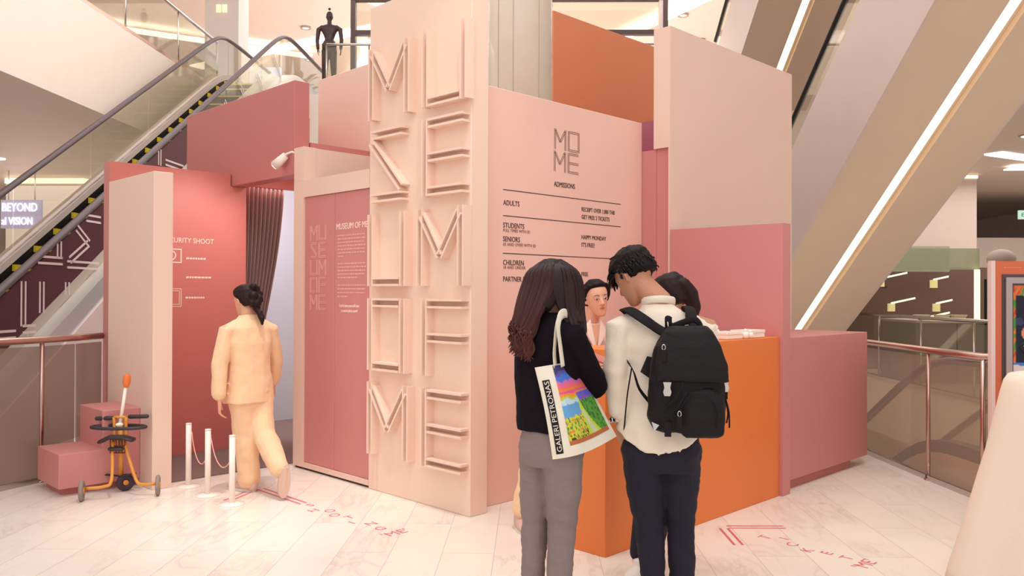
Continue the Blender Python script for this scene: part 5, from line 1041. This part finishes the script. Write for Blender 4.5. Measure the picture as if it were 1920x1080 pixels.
fuse('hair', [loft([[hf(a*math.cos(t), yc+b*math.sin(t), z+zz*math.sin(t)) for t in [2*math.pi*i/24 for i in range(24)]] for z, yc, b, a, zz in ((.0, -.05, .05, .085, 0), (.1, -.03, .08, .09, .02), (.15, -.012, .105, .094, .03), (.19, -.01, .1, .088, .01), (.23, -.008, .07, .062, 0), (.245, -.006, .03, .026, 0))])], .01, 'hair_black', P)

# ---------------- right foreground: poster board and draped table
pb = Fig(3.13, 5.05, 0)
P = thing('poster_board', 'orange poster board with a framed painted portrait at the right edge', 'poster', pb.p(0, 0, 0))
ox = (1866-960)/1559*5.05-3.13
def pq(x, z, y=0): return pb.p(ox+x, y, z)
obj('board', extr([pq(0, .0), pq(.9, .0), pq(.9, 1.705), pq(0, 1.705)], pb.v(0, .03, 0)), M('poster_orange', (206, 104, 66), .45), P)
obj('edge_trim', extr([pq(-.026, .0, -.003), pq(-.001, .0, -.003), pq(-.001, 1.708, -.003), pq(-.026, 1.708, -.003)], pb.v(0, .036, 0)), M('trim_pale', (226, 200, 196), .4), P)
fx0, fx1, fz0, fz1 = .04, .80, .91, 1.625
def fbar(x0, x1, z0_, z1_, y0, y1): return extr([pq(x0, z0_, y0), pq(x1, z0_, y0), pq(x1, z1_, y0), pq(x0, z1_, y0)], pb.v(0, y1-y0, 0))
for a, b, mt in ((0, .018, M('frame_dark', (84, 72, 78), .4, metal=.4)), (.018, .055, M('frame_silver', (176, 160, 158), .35, metal=.6)), (.055, .066, MATS['frame_dark'])):
    yy = -.006-.010*(a == .018)
    obj('picture_frame', join(fbar(fx0+a, fx0+b, fz0+a, fz1-a, yy, -.001), fbar(fx1-b, fx1-a, fz0+a, fz1-a, yy, -.001), fbar(fx0+b, fx1-b, fz0+a, fz0+b, yy, -.001), fbar(fx0+b, fx1-b, fz1-b, fz1-a, yy, -.001)), mt, P)
def paint(u, v):   # generic painted head among leaves
    n_ = noise.noise(Vector((u*9, v*9, 3))); n3 = noise.noise(Vector((u*26+v*14, v*9, 1)))
    if v > .80 and u < .9:
        if v < .825+.03*math.sin(u*5): return (70, 120, 200)
        return (222, 206, 200)
    fx, fy = (u-.52)/.36, (v-.46)/.36
    if fx*fx+fy*fy < 1 and v < .78: return (224, 156, 128) if n_ > -.25 else (206, 128, 100)
    if ((u-.145)/.06)**2+((v-.5)/.07)**2 < 1: return (220, 140, 110)
    if .24 < u < .8 and v > .7: return (196, 104, 66)
    if abs(u-.5) < .47 and v > .25-.35*abs(u-.5)+.3*abs(u-.1)*(u < .3) and v < .86: return (34, 34, 52) if n_ > -.4 else (56, 60, 90)
    if n3 > .12: return (80, 140, 60)
    if n3 < -.22: return (190, 70, 46)
    return (222, 118, 62)
g = [[pq(fx0+.066+(fx1-fx0-.132)*i/90, fz1-.066-(fz1-fz0-.132)*j/90, -.002) for i in range(91)] for j in range(91)]
patt('painting', g, paint, vmat('paint', .5), P)
tc_ = Vector((.33, 1.27)); dx_ = Vector((math.cos(R(38)), math.sin(R(38)))); up_ = Vector((-dx_.y, dx_.x))
qd = [tc_-dx_*.20-up_*.045, tc_+dx_*.25-up_*.045, tc_+dx_*.25+up_*.045, tc_-dx_*.20+up_*.045]
obj('tape_label', extr([pq(q.x, q.y, -.004) for q in qd], pb.v(0, -.002, 0)), 'black', P)
ps_ = tc_-dx_*.18-up_*.0; text('tape_lettering', 'MUSEUM', .04, pq(ps_.x, ps_.y, -.0065), pb.X*dx_.x+Vector((0, 0, dx_.y)), pb.X*up_.x+Vector((0, 0, up_.y)), 'text_white', P, depth=.0005, bold=.001)
ps_ = tc_-dx_*.10-up_*.040; text('tape_lettering', 'OF ME', .032, pq(ps_.x, ps_.y, -.0065), pb.X*dx_.x+Vector((0, 0, dx_.y)), pb.X*up_.x+Vector((0, 0, up_.y)), 'text_white', P, depth=.0005, bold=.001)
for s, z, h_ in (('AT PARK', .80, .045), ('DEPT.', .745, .045)): text('poster_lettering', s[:4] if s[0] == 'A' else s[:3], h_, pq(.045, z, -.001), pb.X, UP, 'text_white', P, depth=.0006)
obj('poster_rule', fbar(.045, .13, .715, .719, -.002, 0), 'text_white', P); greek_ = [fbar(.055+i*.018, .068+i*.018, 1.665, 1.668, -.001, 0) for i in range(6)]; obj('poster_lettering', join(*greek_), M('poster_faint', (226, 150, 120), .6), P)
obj('foot', join(fbar(.1, .5, .0, .02, -.16, .16)), 'steel', P)
tb = Fig(2.93, 4.12, 0)
P = thing('draped_table', 'tall table under a flared cream cloth in the lower right corner', 'table', tb.p(0, 0, 0))
rings = []; NR = 96
for z, r_ in ((.004, .69), (.1, .67), (.35, .60), (.577, .545), (.71, .51), (.84, .483), (1.0, .447), (1.06, .43), (1.09, .41), (1.1, .36)):
    amp = .035*(1-z/1.15); rings.append([tb.p((r_+amp*math.sin(9*t+.6*math.sin(3*t)))*math.cos(t), (r_+amp*math.sin(9*t+.6*math.sin(3*t)))*math.sin(t), z) for t in [2*math.pi*i/NR for i in range(NR)]])
obj('cloth', loft(rings), M('cream_cloth', (240, 224, 208), .8, bump=.1, bscale=200), P, True)
obj('base', cyl(tb.p(0, 0, 0), .25, .02), 'steel', P); obj('column', cyl(tb.p(0, 0, .02), .04, 1.05), 'steel', P);
